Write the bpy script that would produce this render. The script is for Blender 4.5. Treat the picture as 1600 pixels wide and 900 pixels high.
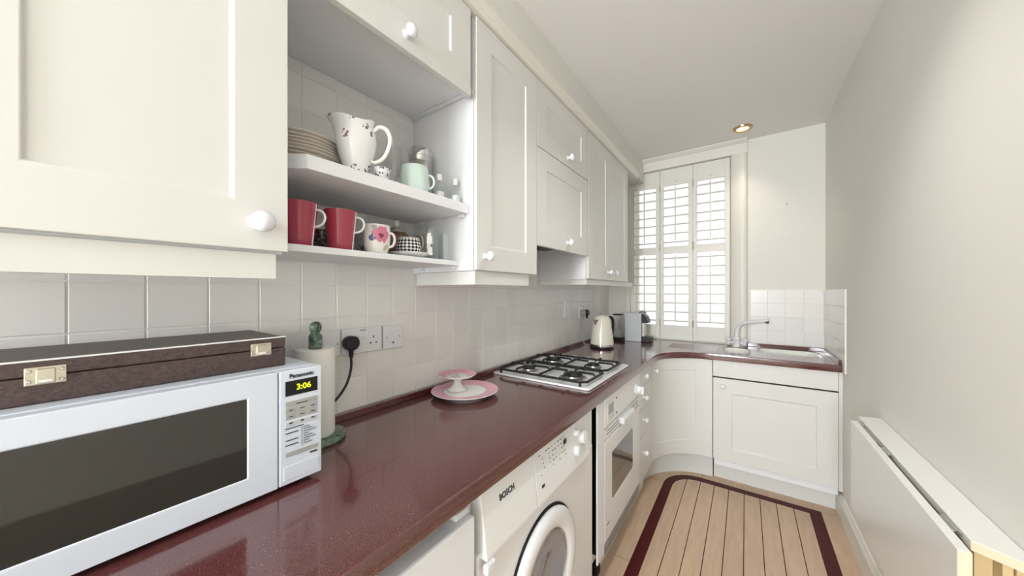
import bpy, bmesh, math, random
from mathutils import Vector, Matrix
random.seed(7)
scn = bpy.context.scene
col = scn.collection
for o in list(bpy.data.objects):
    bpy.data.objects.remove(o)

# ------------------------------------------------------------------ camera
YAW = math.atan(365 / 515)
cd = bpy.data.cameras.new('camera')
cam = bpy.data.objects.new('camera', cd)
col.objects.link(cam)
cd.sensor_width = 36
cd.lens = 515 * 36 / 1600
cd.shift_y = 6 / 1600
cd.clip_start = 0.03
cam.location = (0, 0, 1.33)
cam.rotation_euler = (math.pi / 2, 0, YAW)
scn.camera = cam

# ------------------------------------------------------------------ world, exposure, large lights
W = bpy.data.worlds.new('overcast_sky')
scn.world = W
W.use_nodes = True
bg = W.node_tree.nodes['Background']
bg.inputs[0].default_value = (0.93, 0.97, 1.0, 1)
bg.inputs[1].default_value = 0.95
vs = scn.view_settings
vs.view_transform = 'Standard'
vs.look = 'None'
vs.gamma = 1
vs.exposure = 0.62
vs.use_curve_mapping = False
LAMP_W = 10.0           # watts of a ceiling downlight
# added area light behind the viewer, an invented fill that evens the room
dl = bpy.data.lights.new('rear_fill_light', 'AREA')
dl.shape = 'RECTANGLE'; dl.size = 1.0; dl.size_y = 1.45; dl.energy = 100; dl.color = (0.91, 0.96, 1.0)
dlo = bpy.data.objects.new('rear_fill_light', dl)
col.objects.link(dlo)
dlo.location = (-0.40, -3.25, 1.72)
dlo.rotation_euler = (math.pi / 2, 0, 0)

# ------------------------------------------------------------------ materials
def srgb(c):
    return tuple(((v / 255) / 12.92 if v / 255 <= 0.04045 else ((v / 255 + 0.055) / 1.055) ** 2.4) for v in c) + (1,)

def newmat(name):
    m = bpy.data.materials.new(name)
    m.use_nodes = True
    nt = m.node_tree
    return m, nt, nt.nodes['Principled BSDF']

def N(nt, t, **kw):
    n = nt.nodes.new(t)
    for k, v in kw.items():
        if k.startswith('i_'):
            key = k[2:]
            n.inputs[int(key) if key.isdigit() else key].default_value = v
        else:
            setattr(n, k, v)
    return n

def mat(name, c, rough=0.5, metal=0.0, var=0.0, scale=6, bump=0.0, bscale=60, coat=0.0, emit=None, es=1.0, trans=0.0, rand=0.0, ior=1.45, spec=0.5):
    m, nt, p = newmat(name)
    c = srgb(c)
    p.inputs['Base Color'].default_value = c
    p.inputs['Roughness'].default_value = rough
    p.inputs['Metallic'].default_value = metal
    p.inputs['Coat Weight'].default_value = coat
    p.inputs['IOR'].default_value = ior
    p.inputs['Specular IOR Level'].default_value = spec
    if trans:
        p.inputs['Transmission Weight'].default_value = trans
    if emit:
        p.inputs['Emission Color'].default_value = srgb(emit)
        p.inputs['Emission Strength'].default_value = es
    tc = None
    if var or bump:
        tc = N(nt, 'ShaderNodeTexCoord')
    out = None
    if var:
        n = N(nt, 'ShaderNodeTexNoise', i_Scale=scale, i_Detail=4)
        nt.links.new(tc.outputs['Object'], n.inputs['Vector'])
        r = N(nt, 'ShaderNodeMapRange')
        r.inputs[3].default_value = 1 - var
        r.inputs[4].default_value = 1 + var
        nt.links.new(n.outputs['Fac'], r.inputs[0])
        h = N(nt, 'ShaderNodeHueSaturation')
        h.inputs['Color'].default_value = c
        nt.links.new(r.outputs[0], h.inputs['Value'])
        out = h.outputs[0]
    if rand:
        oi = N(nt, 'ShaderNodeObjectInfo')
        r = N(nt, 'ShaderNodeMapRange')
        r.inputs[3].default_value = 1 - rand
        r.inputs[4].default_value = 1 + rand
        nt.links.new(oi.outputs['Random'], r.inputs[0])
        h = N(nt, 'ShaderNodeHueSaturation')
        h.inputs['Color'].default_value = c
        if out:
            nt.links.new(out, h.inputs['Color'])
        nt.links.new(r.outputs[0], h.inputs['Value'])
        out = h.outputs[0]
    if out:
        nt.links.new(out, p.inputs['Base Color'])
    if bump:
        n = N(nt, 'ShaderNodeTexNoise', i_Scale=bscale, i_Detail=3)
        nt.links.new(tc.outputs['Object'], n.inputs['Vector'])
        b = N(nt, 'ShaderNodeBump', i_Strength=bump, i_Distance=0.004)
        nt.links.new(n.outputs['Fac'], b.inputs['Height'])
        nt.links.new(b.outputs[0], p.inputs['Normal'])
    return m

M = {}
M['wall'] = mat('wall_paint', (232, 230, 223), 0.75, var=0.02, scale=2, bump=0.05, bscale=90)
M['ceil'] = mat('ceiling_paint', (245, 243, 240), 0.85, var=0.015, scale=2)
M['trimw'] = mat('trim_paint', (233, 230, 221), 0.4)
M['cream'] = mat('cream_door_paint', (224, 223, 219), 0.38, var=0.012, scale=3)
M['carc'] = mat('carcass_laminate', (236, 237, 240), 0.45)
M['knob'] = mat('ceramic_knob', (236, 238, 242), 0.12, coat=0.4)
M['tile'] = mat('glazed_tile', (236, 233, 230), 0.25, var=0.03, scale=9, rand=0.035, bump=0.05, bscale=14)
M['grout'] = mat('grout', (236, 233, 228), 0.85)
M['white'] = mat('white_plastic', (233, 234, 236), 0.35)
M['enamel'] = mat('white_enamel', (232, 233, 236), 0.22, coat=0.2)
M['appl'] = mat('appliance_enamel', (236, 236, 235), 0.3)
M['mwave'] = mat('microwave_white', (216, 223, 234), 0.3)
M['black'] = mat('black_plastic', (22, 22, 24), 0.35)
M['iron'] = mat('cast_iron', (24, 25, 27), 0.5, bump=0.1)
M['dark'] = mat('dark_gap', (14, 13, 12), 0.8)
M['chrome'] = mat('chrome', (215, 215, 215), 0.12, metal=1)
M['steel'] = mat('brushed_steel', (196, 196, 194), 0.3, metal=1)
M['brass'] = mat('aged_nickel', (212, 206, 190), 0.3, metal=1, var=0.1, scale=80)
def mat_glass(name, tint, edge):
    m, nt, p = newmat(name)
    nt.nodes.remove(p)
    out = nt.nodes['Material Output']
    tr = N(nt, 'ShaderNodeBsdfTransparent'); tr.inputs[0].default_value = tint
    gl_ = N(nt, 'ShaderNodeBsdfGlossy'); gl_.inputs[0].default_value = (0.95, 0.97, 0.97, 1); gl_.inputs['Roughness'].default_value = 0.03
    fr0 = N(nt, 'ShaderNodeLayerWeight', i_Blend=0.5)
    fr = N(nt, 'ShaderNodeMath', operation='POWER'); fr.inputs[1].default_value = 3.2
    nt.links.new(fr0.outputs['Facing'], fr.inputs[0])
    fm = N(nt, 'ShaderNodeMath', operation='MULTIPLY_ADD'); fm.inputs[1].default_value = edge; fm.inputs[2].default_value = 0.05
    nt.links.new(fr.outputs[0], fm.inputs[0])
    mx = N(nt, 'ShaderNodeMixShader')
    nt.links.new(fm.outputs[0], mx.inputs[0])
    nt.links.new(tr.outputs[0], mx.inputs[1]); nt.links.new(gl_.outputs[0], mx.inputs[2])
    nt.links.new(mx.outputs[0], out.inputs[0])
    return m
M['glass'] = mat_glass('clear_glass', (0.955, 0.97, 0.97, 1), 0.9)
M['pane'] = mat_glass('window_glass', (0.99, 1, 1, 1), 0.1)
M['dglass'] = mat('smoked_oven_glass', (44, 43, 38), 0.06, coat=0.6)
M['oglass'] = mat('oven_door_glass', (92, 92, 86), 0.08, coat=0.5)
M['gray'] = mat('grey_plastic', (168, 168, 164), 0.4)
M['lgray'] = mat('pale_grey_plastic', (196, 199, 202), 0.45)
M['print'] = mat('dark_print', (50, 52, 60), 0.6)
M['mprint'] = mat('grey_print', (118, 120, 126), 0.6)
M['disp'] = mat('display_black', (16, 15, 14), 0.12)
M['digit'] = mat('display_digits', (210, 225, 40), 0.5, emit=(214, 226, 30), es=0.55)
M['pinkmug'] = mat('rose_glaze', (172, 62, 84), 0.18, coat=0.4, var=0.05, scale=12)
M['china'] = mat('white_china', (240, 240, 238), 0.14, coat=0.3)
M['pink'] = mat('pink_china', (226, 168, 188), 0.15, coat=0.4, var=0.03, scale=14)
M['mint'] = mat('mint_china', (212, 230, 224), 0.15, coat=0.3)
M['plate'] = mat('buff_plate', (236, 226, 213), 0.25, rand=0.06)
M['paper'] = mat('paper_roll', (240, 238, 232), 0.9, bump=0.15, bscale=140)
M['kettle'] = mat('kettle_cream', (230, 224, 208), 0.16, coat=0.4)
M['filter'] = mat('hood_filter', (92, 88, 82), 0.45, metal=0.6)
M['pine'] = mat('raw_pine', (198, 174, 130), 0.6, var=0.08, scale=12)
M['gold'] = mat('downlight_ring', (190, 160, 120), 0.25, metal=1)
M['lamp'] = mat('lamp_glow', (255, 225, 190), 0.5, emit=(255, 224, 185), es=2.2)
M['table'] = mat('table_melamine', (236, 235, 230), 0.28, coat=0.15)
M['tedge'] = mat('table_edge', (216, 205, 178), 0.45)
M['slat'] = mat('shutter_paint', (233, 231, 222), 0.4)
M['inlay'] = mat('dark_red_inlay', (72, 12, 14), 0.45, var=0.1, scale=20, spec=0.3)
M['basin'] = mat('basin_ceramic', (240, 242, 236), 0.12, coat=0.3)
M['redbr'] = mat('brown_china', (150, 112, 88), 0.25, coat=0.3, var=0.15, scale=25)

def mat_worktop():
    m, nt, p = newmat('maroon_worktop')
    tc = N(nt, 'ShaderNodeTexCoord')
    n = N(nt, 'ShaderNodeTexNoise', i_Scale=420, i_Detail=2)
    r = N(nt, 'ShaderNodeValToRGB')
    r.color_ramp.elements[0].position = 0.35
    r.color_ramp.elements[0].color = srgb((82, 40, 40))
    r.color_ramp.elements[1].position = 0.62
    r.color_ramp.elements[1].color = srgb((98, 51, 50))
    e = r.color_ramp.elements.new(0.74)
    e.color = srgb((128, 84, 79))
    nt.links.new(tc.outputs['Object'], n.inputs['Vector'])
    nt.links.new(n.outputs['Fac'], r.inputs[0])
    v = N(nt, 'ShaderNodeTexVoronoi', i_Scale=150)
    nt.links.new(tc.outputs['Object'], v.inputs['Vector'])
    lt = N(nt, 'ShaderNodeMath', operation='LESS_THAN')
    lt.inputs[1].default_value = 0.10
    nt.links.new(v.outputs['Distance'], lt.inputs[0])
    mx = N(nt, 'ShaderNodeMix', data_type='RGBA')
    mx.inputs[7].default_value = srgb((146, 104, 97))
    nt.links.new(r.outputs[0], mx.inputs[6])
    nt.links.new(lt.outputs[0], mx.inputs[0])
    nt.links.new(mx.outputs[2], p.inputs['Base Color'])
    p.inputs['Roughness'].default_value = 0.16
    p.inputs['IOR'].default_value = 1.7
    p.inputs['Coat Weight'].default_value = 0.5
    p.inputs['Coat IOR'].default_value = 1.7
    p.inputs['Coat Roughness'].default_value = 0.08
    return m
M['top'] = mat_worktop()

def mat_wood():
    m, nt, p = newmat('pale_floor_wood')
    tc = N(nt, 'ShaderNodeTexCoord')
    mp = N(nt, 'ShaderNodeMapping')
    mp.inputs['Scale'].default_value = (14, 1.6, 14)
    nt.links.new(tc.outputs['Object'], mp.inputs[0])
    oi = N(nt, 'ShaderNodeObjectInfo')
    add = N(nt, 'ShaderNodeVectorMath', operation='ADD')
    cb = N(nt, 'ShaderNodeCombineXYZ')
    ml = N(nt, 'ShaderNodeMath', operation='MULTIPLY')
    ml.inputs[1].default_value = 37
    nt.links.new(oi.outputs['Random'], ml.inputs[0])
    nt.links.new(ml.outputs[0], cb.inputs[1])
    nt.links.new(mp.outputs[0], add.inputs[0])
    nt.links.new(cb.outputs[0], add.inputs[1])
    n = N(nt, 'ShaderNodeTexNoise', i_Scale=3.0, i_Detail=6, i_Distortion=0.6)
    nt.links.new(add.outputs[0], n.inputs['Vector'])
    r = N(nt, 'ShaderNodeValToRGB')
    r.color_ramp.elements[0].position = 0.3
    r.color_ramp.elements[0].color = srgb((192, 164, 138))
    r.color_ramp.elements[1].position = 0.75
    r.color_ramp.elements[1].color = srgb((208, 182, 156))
    nt.links.new(n.outputs['Fac'], r.inputs[0])
    h = N(nt, 'ShaderNodeHueSaturation')
    rr = N(nt, 'ShaderNodeMapRange')
    rr.inputs[3].default_value = 0.95
    rr.inputs[4].default_value = 1.05
    nt.links.new(oi.outputs['Random'], rr.inputs[0])
    nt.links.new(rr.outputs[0], h.inputs['Value'])
    nt.links.new(r.outputs[0], h.inputs['Color'])
    nt.links.new(h.outputs[0], p.inputs['Base Color'])
    p.inputs['Roughness'].default_value = 0.42
    return m
M['wood'] = mat_wood()

def mat_leather():
    m, nt, p = newmat('brown_grained_leatherette')
    tc = N(nt, 'ShaderNodeTexCoord')
    mp = N(nt, 'ShaderNodeMapping')
    mp.inputs['Scale'].default_value = (110, 60, 110)
    nt.links.new(tc.outputs['Object'], mp.inputs[0])
    n = N(nt, 'ShaderNodeTexNoise', i_Scale=2.0, i_Detail=6, i_Distortion=1.2)
    nt.links.new(mp.outputs[0], n.inputs['Vector'])
    r = N(nt, 'ShaderNodeValToRGB')
    r.color_ramp.elements[0].position = 0.35
    r.color_ramp.elements[0].color = srgb((62, 48, 46))
    r.color_ramp.elements[1].position = 0.7
    r.color_ramp.elements[1].color = srgb((92, 74, 71))
    nt.links.new(n.outputs['Fac'], r.inputs[0])
    nt.links.new(r.outputs[0], p.inputs['Base Color'])
    b = N(nt, 'ShaderNodeBump', i_Strength=0.25, i_Distance=0.002)
    nt.links.new(n.outputs['Fac'], b.inputs['Height'])
    nt.links.new(b.outputs[0], p.inputs['Normal'])
    p.inputs['Roughness'].default_value = 0.45
    return m
M['leather'] = mat_leather()

def mat_marble():
    m, nt, p = newmat('green_marble')
    tc = N(nt, 'ShaderNodeTexCoord')
    n = N(nt, 'ShaderNodeTexNoise', i_Scale=45, i_Detail=8, i_Distortion=1.5)
    nt.links.new(tc.outputs['Object'], n.inputs['Vector'])
    r = N(nt, 'ShaderNodeValToRGB')
    r.color_ramp.elements[0].position = 0.35
    r.color_ramp.elements[0].color = srgb((48, 70, 58))
    r.color_ramp.elements[1].position = 0.72
    r.color_ramp.elements[1].color = srgb((128, 150, 130))
    nt.links.new(n.outputs['Fac'], r.inputs[0])
    nt.links.new(r.outputs[0], p.inputs['Base Color'])
    p.inputs['Roughness'].default_value = 0.15
    return m
M['marble'] = mat_marble()

def mat_sprig(name, base, cols, scale, thr, dens):
    """scattered printed sprigs: small voronoi speckles gathered in sparse clusters"""
    m, nt, p = newmat(name)
    tc = N(nt, 'ShaderNodeTexCoord')
    v1 = N(nt, 'ShaderNodeTexVoronoi', i_Scale=scale)
    nt.links.new(tc.outputs['Object'], v1.inputs['Vector'])
    lt1 = N(nt, 'ShaderNodeMath', operation='LESS_THAN')
    lt1.inputs[1].default_value = dens
    nt.links.new(v1.outputs['Distance'], lt1.inputs[0])
    v2 = N(nt, 'ShaderNodeTexVoronoi', i_Scale=scale * 4.2)
    nt.links.new(tc.outputs['Object'], v2.inputs['Vector'])
    lt2 = N(nt, 'ShaderNodeMath', operation='LESS_THAN')
    lt2.inputs[1].default_value = thr
    nt.links.new(v2.outputs['Distance'], lt2.inputs[0])
    mu = N(nt, 'ShaderNodeMath', operation='MULTIPLY')
    nt.links.new(lt1.outputs[0], mu.inputs[0])
    nt.links.new(lt2.outputs[0], mu.inputs[1])
    sp = N(nt, 'ShaderNodeSeparateColor')
    nt.links.new(v2.outputs['Color'], sp.inputs[0])
    r = N(nt, 'ShaderNodeValToRGB')
    r.color_ramp.interpolation = 'CONSTANT'
    for i, c in enumerate(cols):
        e = r.color_ramp.elements[i] if i < 2 else r.color_ramp.elements.new(i / len(cols))
        e.position = i / len(cols)
        e.color = srgb(c)
    nt.links.new(sp.outputs[0], r.inputs[0])
    mx = N(nt, 'ShaderNodeMix', data_type='RGBA')
    mx.inputs[6].default_value = srgb(base)
    nt.links.new(r.outputs[0], mx.inputs[7])
    nt.links.new(mu.outputs[0], mx.inputs[0])
    nt.links.new(mx.outputs[2], p.inputs['Base Color'])
    p.inputs['Roughness'].default_value = 0.13
    p.inputs['Coat Weight'].default_value = 0.3
    return m
M['sprig'] = mat_sprig('floral_sprig_china', (242, 242, 242), [(128, 112, 126), (136, 132, 118), (176, 124, 138), (118, 114, 134)], 26, 0.46, 0.40)
M['sprig2'] = mat_sprig('grey_sprig_china', (226, 226, 228), [(70, 74, 100), (120, 112, 122), (86, 92, 88)], 34, 0.45, 0.55)
M['darkpat'] = mat_sprig('dark_patterned_china', (92, 96, 90), [(180, 182, 170), (110, 44, 60), (60, 62, 58)], 40, 0.5, 0.8)

def mat_flowermug():
    m, nt, p = newmat('pink_flower_china')
    tc = N(nt, 'ShaderNodeTexCoord')
    base = srgb((240, 238, 234))
    def blob(prev, pos, rad, colr, rag):
        sub = N(nt, 'ShaderNodeVectorMath', operation='SUBTRACT')
        sub.inputs[1].default_value = pos
        nt.links.new(tc.outputs['Object'], sub.inputs[0])
        ln = N(nt, 'ShaderNodeVectorMath', operation='LENGTH')
        nt.links.new(sub.outputs[0], ln.inputs[0])
        nz = N(nt, 'ShaderNodeTexNoise', i_Scale=120, i_Detail=1)
        nt.links.new(tc.outputs['Object'], nz.inputs['Vector'])
        ma = N(nt, 'ShaderNodeMath', operation='MULTIPLY_ADD')
        ma.inputs[1].default_value = rag
        nt.links.new(nz.outputs['Fac'], ma.inputs[0])
        nt.links.new(ln.outputs['Value'], ma.inputs[2])
        lt = N(nt, 'ShaderNodeMath', operation='LESS_THAN')
        lt.inputs[1].default_value = rad + rag * 0.5
        nt.links.new(ma.outputs[0], lt.inputs[0])
        mx = N(nt, 'ShaderNodeMix', data_type='RGBA')
        if prev is None:
            mx.inputs[6].default_value = base
        else:
            nt.links.new(prev, mx.inputs[6])
        mx.inputs[7].default_value = srgb(colr)
        nt.links.new(lt.outputs[0], mx.inputs[0])
        return mx.outputs[2]
    a = blob(None, (0.024, -0.031, 0.056), 0.024, (212, 124, 152), 0.02)
    a = blob(a, (0.024, -0.031, 0.052), 0.007, (130, 40, 70), 0.008)
    a = blob(a, (0.000, -0.038, 0.045), 0.009, (110, 108, 150), 0.012)
    a = blob(a, (0.034, -0.018, 0.018), 0.010, (196, 190, 160), 0.012)
    a = blob(a, (0.008, -0.038, 0.075), 0.008, (150, 152, 140), 0.012)
    nt.links.new(a, p.inputs['Base Color'])
    p.inputs['Roughness'].default_value = 0.13
    p.inputs['Coat Weight'].default_value = 0.3
    return m
M['flower'] = mat_flowermug()

def mat_lattice():
    m, nt, p = newmat('black_lattice_china')
    tc = N(nt, 'ShaderNodeTexCoord')
    s = N(nt, 'ShaderNodeSeparateXYZ')
    nt.links.new(tc.outputs['Object'], s.inputs[0])
    at = N(nt, 'ShaderNodeMath', operation='ARCTAN2')
    nt.links.new(s.outputs[1], at.inputs[0])
    nt.links.new(s.outputs[0], at.inputs[1])
    u = N(nt, 'ShaderNodeMath', operation='MULTIPLY')
    u.inputs[1].default_value = 3.2
    nt.links.new(at.outputs[0], u.inputs[0])
    w = N(nt, 'ShaderNodeMath', operation='MULTIPLY')
    w.inputs[1].default_value = 95
    nt.links.new(s.outputs[2], w.inputs[0])
    A = N(nt, 'ShaderNodeMath', operation='ADD')
    B = N(nt, 'ShaderNodeMath', operation='SUBTRACT')
    for q in (A, B):
        nt.links.new(u.outputs[0], q.inputs[0])
        nt.links.new(w.outputs[0], q.inputs[1])
    cb = N(nt, 'ShaderNodeCombineXYZ')
    nt.links.new(A.outputs[0], cb.inputs[0])
    nt.links.new(B.outputs[0], cb.inputs[1])
    ck = N(nt, 'ShaderNodeTexChecker', i_Scale=1.0)
    ck.inputs[1].default_value = srgb((30, 32, 46))
    ck.inputs[2].default_value = srgb((228, 226, 222))
    nt.links.new(cb.outputs[0], ck.inputs[0])
    nt.links.new(ck.outputs[0], p.inputs['Base Color'])
    p.inputs['Roughness'].default_value = 0.15
    return m
M['lattice'] = mat_lattice()

# ------------------------------------------------------------------ mesh helpers
class MB:
    def __init__(s):
        s.v = []; s.f = []; s.mi = []; s.cur = 0
    def add(s, vs_, fs):
        b = len(s.v)
        s.v += [tuple(p) for p in vs_]
        for f in fs:
            s.f.append(tuple(b + i for i in f)); s.mi.append(s.cur)
        return s
    def box(s, x0, x1, y0, y1, z0, z1):
        return s.add([(x0, y0, z0), (x1, y0, z0), (x1, y1, z0), (x0, y1, z0), (x0, y0, z1), (x1, y0, z1), (x1, y1, z1), (x0, y1, z1)],
                     [(0, 3, 2, 1), (4, 5, 6, 7), (0, 1, 5, 4), (1, 2, 6, 5), (2, 3, 7, 6), (3, 0, 4, 7)])
    def prism(s, pts, z0, z1):
        n = len(pts)
        return s.add([(x, y, z0) for x, y in pts] + [(x, y, z1) for x, y in pts],
                     [tuple(range(n))[::-1], tuple(range(n, 2 * n))] + [(i, (i + 1) % n, n + (i + 1) % n, n + i) for i in range(n)])
    def prism_axis(s, pts, a0, a1, fn):
        """pts in a plane, swept between a0 and a1; fn(p,q,a)->xyz"""
        n = len(pts)
        return s.add([fn(p, q, a0) for p, q in pts] + [fn(p, q, a1) for p, q in pts],
                     [tuple(range(n))[::-1], tuple(range(n, 2 * n))] + [(i, (i + 1) % n, n + (i + 1) % n, n + i) for i in range(n)])
    def lathe(s, prof, base=(0, 0, 0), axis=(0, 0, 1), seg=24, sq=None):
        ax = Vector(axis).normalized()
        t = Vector((1, 0, 0)) if abs(ax.x) < 0.9 else Vector((0, 1, 0))
        u = (t - ax * t.dot(ax)).normalized(); w = ax.cross(u)
        B = Vector(base); vs_ = []; fs = []; idx = []
        for r, h in prof:
            if r < 1e-6:
                idx.append([len(vs_)]); vs_.append(B + ax * h)
            else:
                ring = []
                for k in range(seg):
                    a = 2 * math.pi * k / seg
                    ring.append(len(vs_)); vs_.append(B + ax * h + (u * math.cos(a) + w * math.sin(a)) * r)
                idx.append(ring)
        for i in range(len(idx) - 1):
            A, C = idx[i], idx[i + 1]
            for k in range(seg):
                k2 = (k + 1) % seg
                if len(A) == 1 and len(C) == 1: continue
                if len(A) == 1: fs.append((A[0], C[k], C[k2]))
                elif len(C) == 1: fs.append((A[k], A[k2], C[0]))
                else: fs.append((A[k], A[k2], C[k2], C[k]))
        return s.add(vs_, fs)
    def cyl(s, base, axis, r, h, seg=20):
        return s.lathe([(0, 0), (r, 0), (r, h), (0, h)], base, axis, seg)
    def tube(s, pts, r, seg=10, caps=True):
        pts = [Vector(p) for p in pts]
        rs = r if isinstance(r, (list, tuple)) else [r] * len(pts)
        vs_ = []; fs = []; prev = None
        for i, p in enumerate(pts):
            d = (pts[min(i + 1, len(pts) - 1)] - pts[max(i - 1, 0)]).normalized()
            if prev is None:
                t = Vector((0, 0, 1)) if abs(d.z) < 0.9 else Vector((1, 0, 0))
                u = (t - d * t.dot(d)).normalized()
            else:
                u = (prev - d * prev.dot(d)).normalized()
            prev = u; w = d.cross(u)
            for k in range(seg):
                a = 2 * math.pi * k / seg
                vs_.append(p + (u * math.cos(a) + w * math.sin(a)) * rs[i])
        n = len(pts)
        for i in range(n - 1):
            for k in range(seg):
                k2 = (k + 1) % seg
                fs.append((i * seg + k, i * seg + k2, (i + 1) * seg + k2, (i + 1) * seg + k))
        if caps:
            fs.append(tuple(range(seg))[::-1]); fs.append(tuple(range((n - 1) * seg, n * seg)))
        return s.add(vs_, fs)
    def stube(s, pts, r, seg=10, n=5):
        P = [Vector(p) for p in pts]; R = r if isinstance(r, (list, tuple)) else [r] * len(P)
        out = []; ro = []
        for i in range(len(P) - 1):
            p0, p1, p2, p3 = P[max(i - 1, 0)], P[i], P[i + 1], P[min(i + 2, len(P) - 1)]
            for k in range(n):
                u = k / n
                out.append(0.5 * ((2 * p1) + (-p0 + p2) * u + (2 * p0 - 5 * p1 + 4 * p2 - p3) * u * u + (-p0 + 3 * p1 - 3 * p2 + p3) * u ** 3))
                ro.append(R[i] + (R[i + 1] - R[i]) * u)
        out.append(P[-1]); ro.append(R[-1])
        return s.tube(out, ro, seg)
    def door(s, a0, a1, b0, b1, n0, n1, fr, fn, rec=0.006, ch=0.004):
        """slab with a sunken centre panel; fn(a,b,n)->xyz ; fr=(left,right,bottom,top)"""
        l, r, bo, t = fr
        def ring(A0, A1, B0, B1, n): return [fn(A0, B0, n), fn(A1, B0, n), fn(A1, B1, n), fn(A0, B1, n)]
        vs_ = ring(a0, a1, b0, b1, n0) + ring(a0, a1, b0, b1, n1) + ring(a0 + l, a1 - r, b0 + bo, b1 - t, n1) + ring(a0 + l + ch, a1 - r - ch, b0 + bo + ch, b1 - t - ch, n1 - rec)
        fs = [(3, 2, 1, 0), (12, 13, 14, 15)]
        for k in (0, 4, 8):
            for i in range(4):
                j = (i + 1) % 4
                fs.append((k + i, k + j, k + 4 + j, k + 4 + i))
        return s.add(vs_, fs)

WL = {}          # world location of every object we make
def T(name, label, cat, loc, group=None, rz=0):
    o = bpy.data.objects.new(name, None)
    o.empty_display_size = 0.05
    col.objects.link(o)
    o.location = loc; o.rotation_euler = (0, 0, rz)
    o['label'] = label; o['category'] = cat
    if group: o['group'] = group
    WL[o] = Vector(loc)
    return o

def tag(o, label, cat, group=None):
    o['label'] = label; o['category'] = cat
    if group: o['group'] = group
    return o

def build(name, mb, mats, parent=None, bev=0.0, smooth=False, world=True, origin=None, seg=2, ang=35):
    """world=True: vertices given in world coordinates (parent unrotated)."""
    me = bpy.data.meshes.new(name)
    off = Vector((0, 0, 0))
    if parent is not None and world: off = WL.get(parent, off)
    if origin is not None: off = Vector(origin)
    me.from_pydata([tuple(Vector(p) - off) for p in mb.v], [], mb.f)
    bm = bmesh.new(); bm.from_mesh(me)
    bmesh.ops.recalc_face_normals(bm, faces=bm.faces)
    bm.to_mesh(me); bm.free()
    if not isinstance(mats, (list, tuple)): mats = [mats]
    for m in mats: me.materials.append(M[m] if isinstance(m, str) else m)
    if len(mats) > 1:
        for p, i in zip(me.polygons, mb.mi): p.material_index = i
    if smooth:
        for p in me.polygons: p.use_smooth = True
        me.set_sharp_from_angle(angle=math.radians(ang))
    o = bpy.data.objects.new(name, me)
    col.objects.link(o)
    if parent is not None:
        o.parent = parent
        WL[o] = WL.get(parent, Vector((0, 0, 0)))
    else:
        if origin is not None: o.location = origin
        WL[o] = off
    if bev:
        b = o.modifiers.new('bevel', 'BEVEL'); b.width = bev; b.segments = seg; b.limit_method = 'ANGLE'; b.angle_limit = math.radians(40)
        b.harden_normals = False
    return o

def struct(name, mb, mats, label=None, parent=None, **kw):
    o = build(name, mb, mats, parent, **kw)
    if parent is None:
        o['kind'] = 'structure'
        if label: o['label'] = label
    return o

def curve_mesh(outline, holes, z0, z1, bev):
    cu = bpy.data.curves.new('tmp', 'CURVE')
    cu.dimensions = '2D'; cu.fill_mode = 'BOTH'
    cu.extrude = (z1 - z0) / 2 - bev; cu.bevel_depth = bev; cu.bevel_resolution = 2; cu.offset = -bev
    for ring in [outline] + holes:
        sp = cu.splines.new('POLY'); sp.points.add(len(ring) - 1)
        for p, (x, y) in zip(sp.points, ring): p.co = (x, y, 0, 1)
        sp.use_cyclic_u = True
    ob = bpy.data.objects.new('tmp', cu); col.objects.link(ob)
    dg = bpy.context.evaluated_depsgraph_get()
    me = bpy.data.meshes.new_from_object(ob.evaluated_get(dg))
    bpy.data.objects.remove(ob); bpy.data.curves.remove(cu)
    mb = MB()
    mb.add([(v.co.x, v.co.y, v.co.z + (z0 + z1) / 2) for v in me.vertices], [tuple(p.vertices) for p in me.polygons])
    bpy.data.meshes.remove(me)
    return mb

def text_mb(body, size, fn, bold=0.0, ext=0.0004, sx=1.0, shear=0.0):
    """text laid in a plane; fn(a,b,n)->xyz ; centred"""
    cu = bpy.data.curves.new('tmp', 'FONT')
    cu.body = body; cu.size = size; cu.align_x = 'CENTER'; cu.align_y = 'CENTER'
    cu.extrude = ext; cu.offset = bold; cu.resolution_u = 3; cu.shear = shear
    ob = bpy.data.objects.new('tmp', cu); col.objects.link(ob)
    dg = bpy.context.evaluated_depsgraph_get()
    me = bpy.data.meshes.new_from_object(ob.evaluated_get(dg))
    bpy.data.objects.remove(ob); bpy.data.curves.remove(cu)
    mb = MB()
    mb.add([fn(v.co.x * sx, v.co.y, v.co.z) for v in me.vertices], [tuple(p.vertices) for p in me.polygons])
    bpy.data.meshes.remove(me)
    return mb

LX = lambda a, b, n: (n, a, b)          # fronts on the long run: a=Y, b=Z, n=X
SY = lambda a, b, n: (a, -n, b)         # fronts on the sink run: a=X, b=Z, n=-Y
def knob(parent, p, axis, s=1.08):
    prof = [(0, 0), (0.0115, 0), (0.0115, 0.002), (0.0065, 0.004), (0.006, 0.011), (0.0125, 0.015), (0.0165, 0.021), (0.0165, 0.026), (0.012, 0.032), (0.005, 0.035), (0, 0.0353)]
    return build('knob', MB().lathe([(r * s, h * s) for r, h in prof], p, axis, 20), 'knob', parent, smooth=True, ang=60)

def arc(cx, cy, r, a0, a1, n):
    return [(cx + r * math.cos(math.radians(a0 + (a1 - a0) * i / n)), cy + r * math.sin(math.radians(a0 + (a1 - a0) * i / n))) for i in range(n + 1)]

def rrect(x0, x1, y0, y1, r, n=6):
    return arc(x1 - r, y1 - r, r, 0, 90, n) + arc(x0 + r, y1 - r, r, 90, 180, n) + arc(x0 + r, y0 + r, r, 180, 270, n) + arc(x1 - r, y0 + r, r, 270, 360, n)

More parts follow.
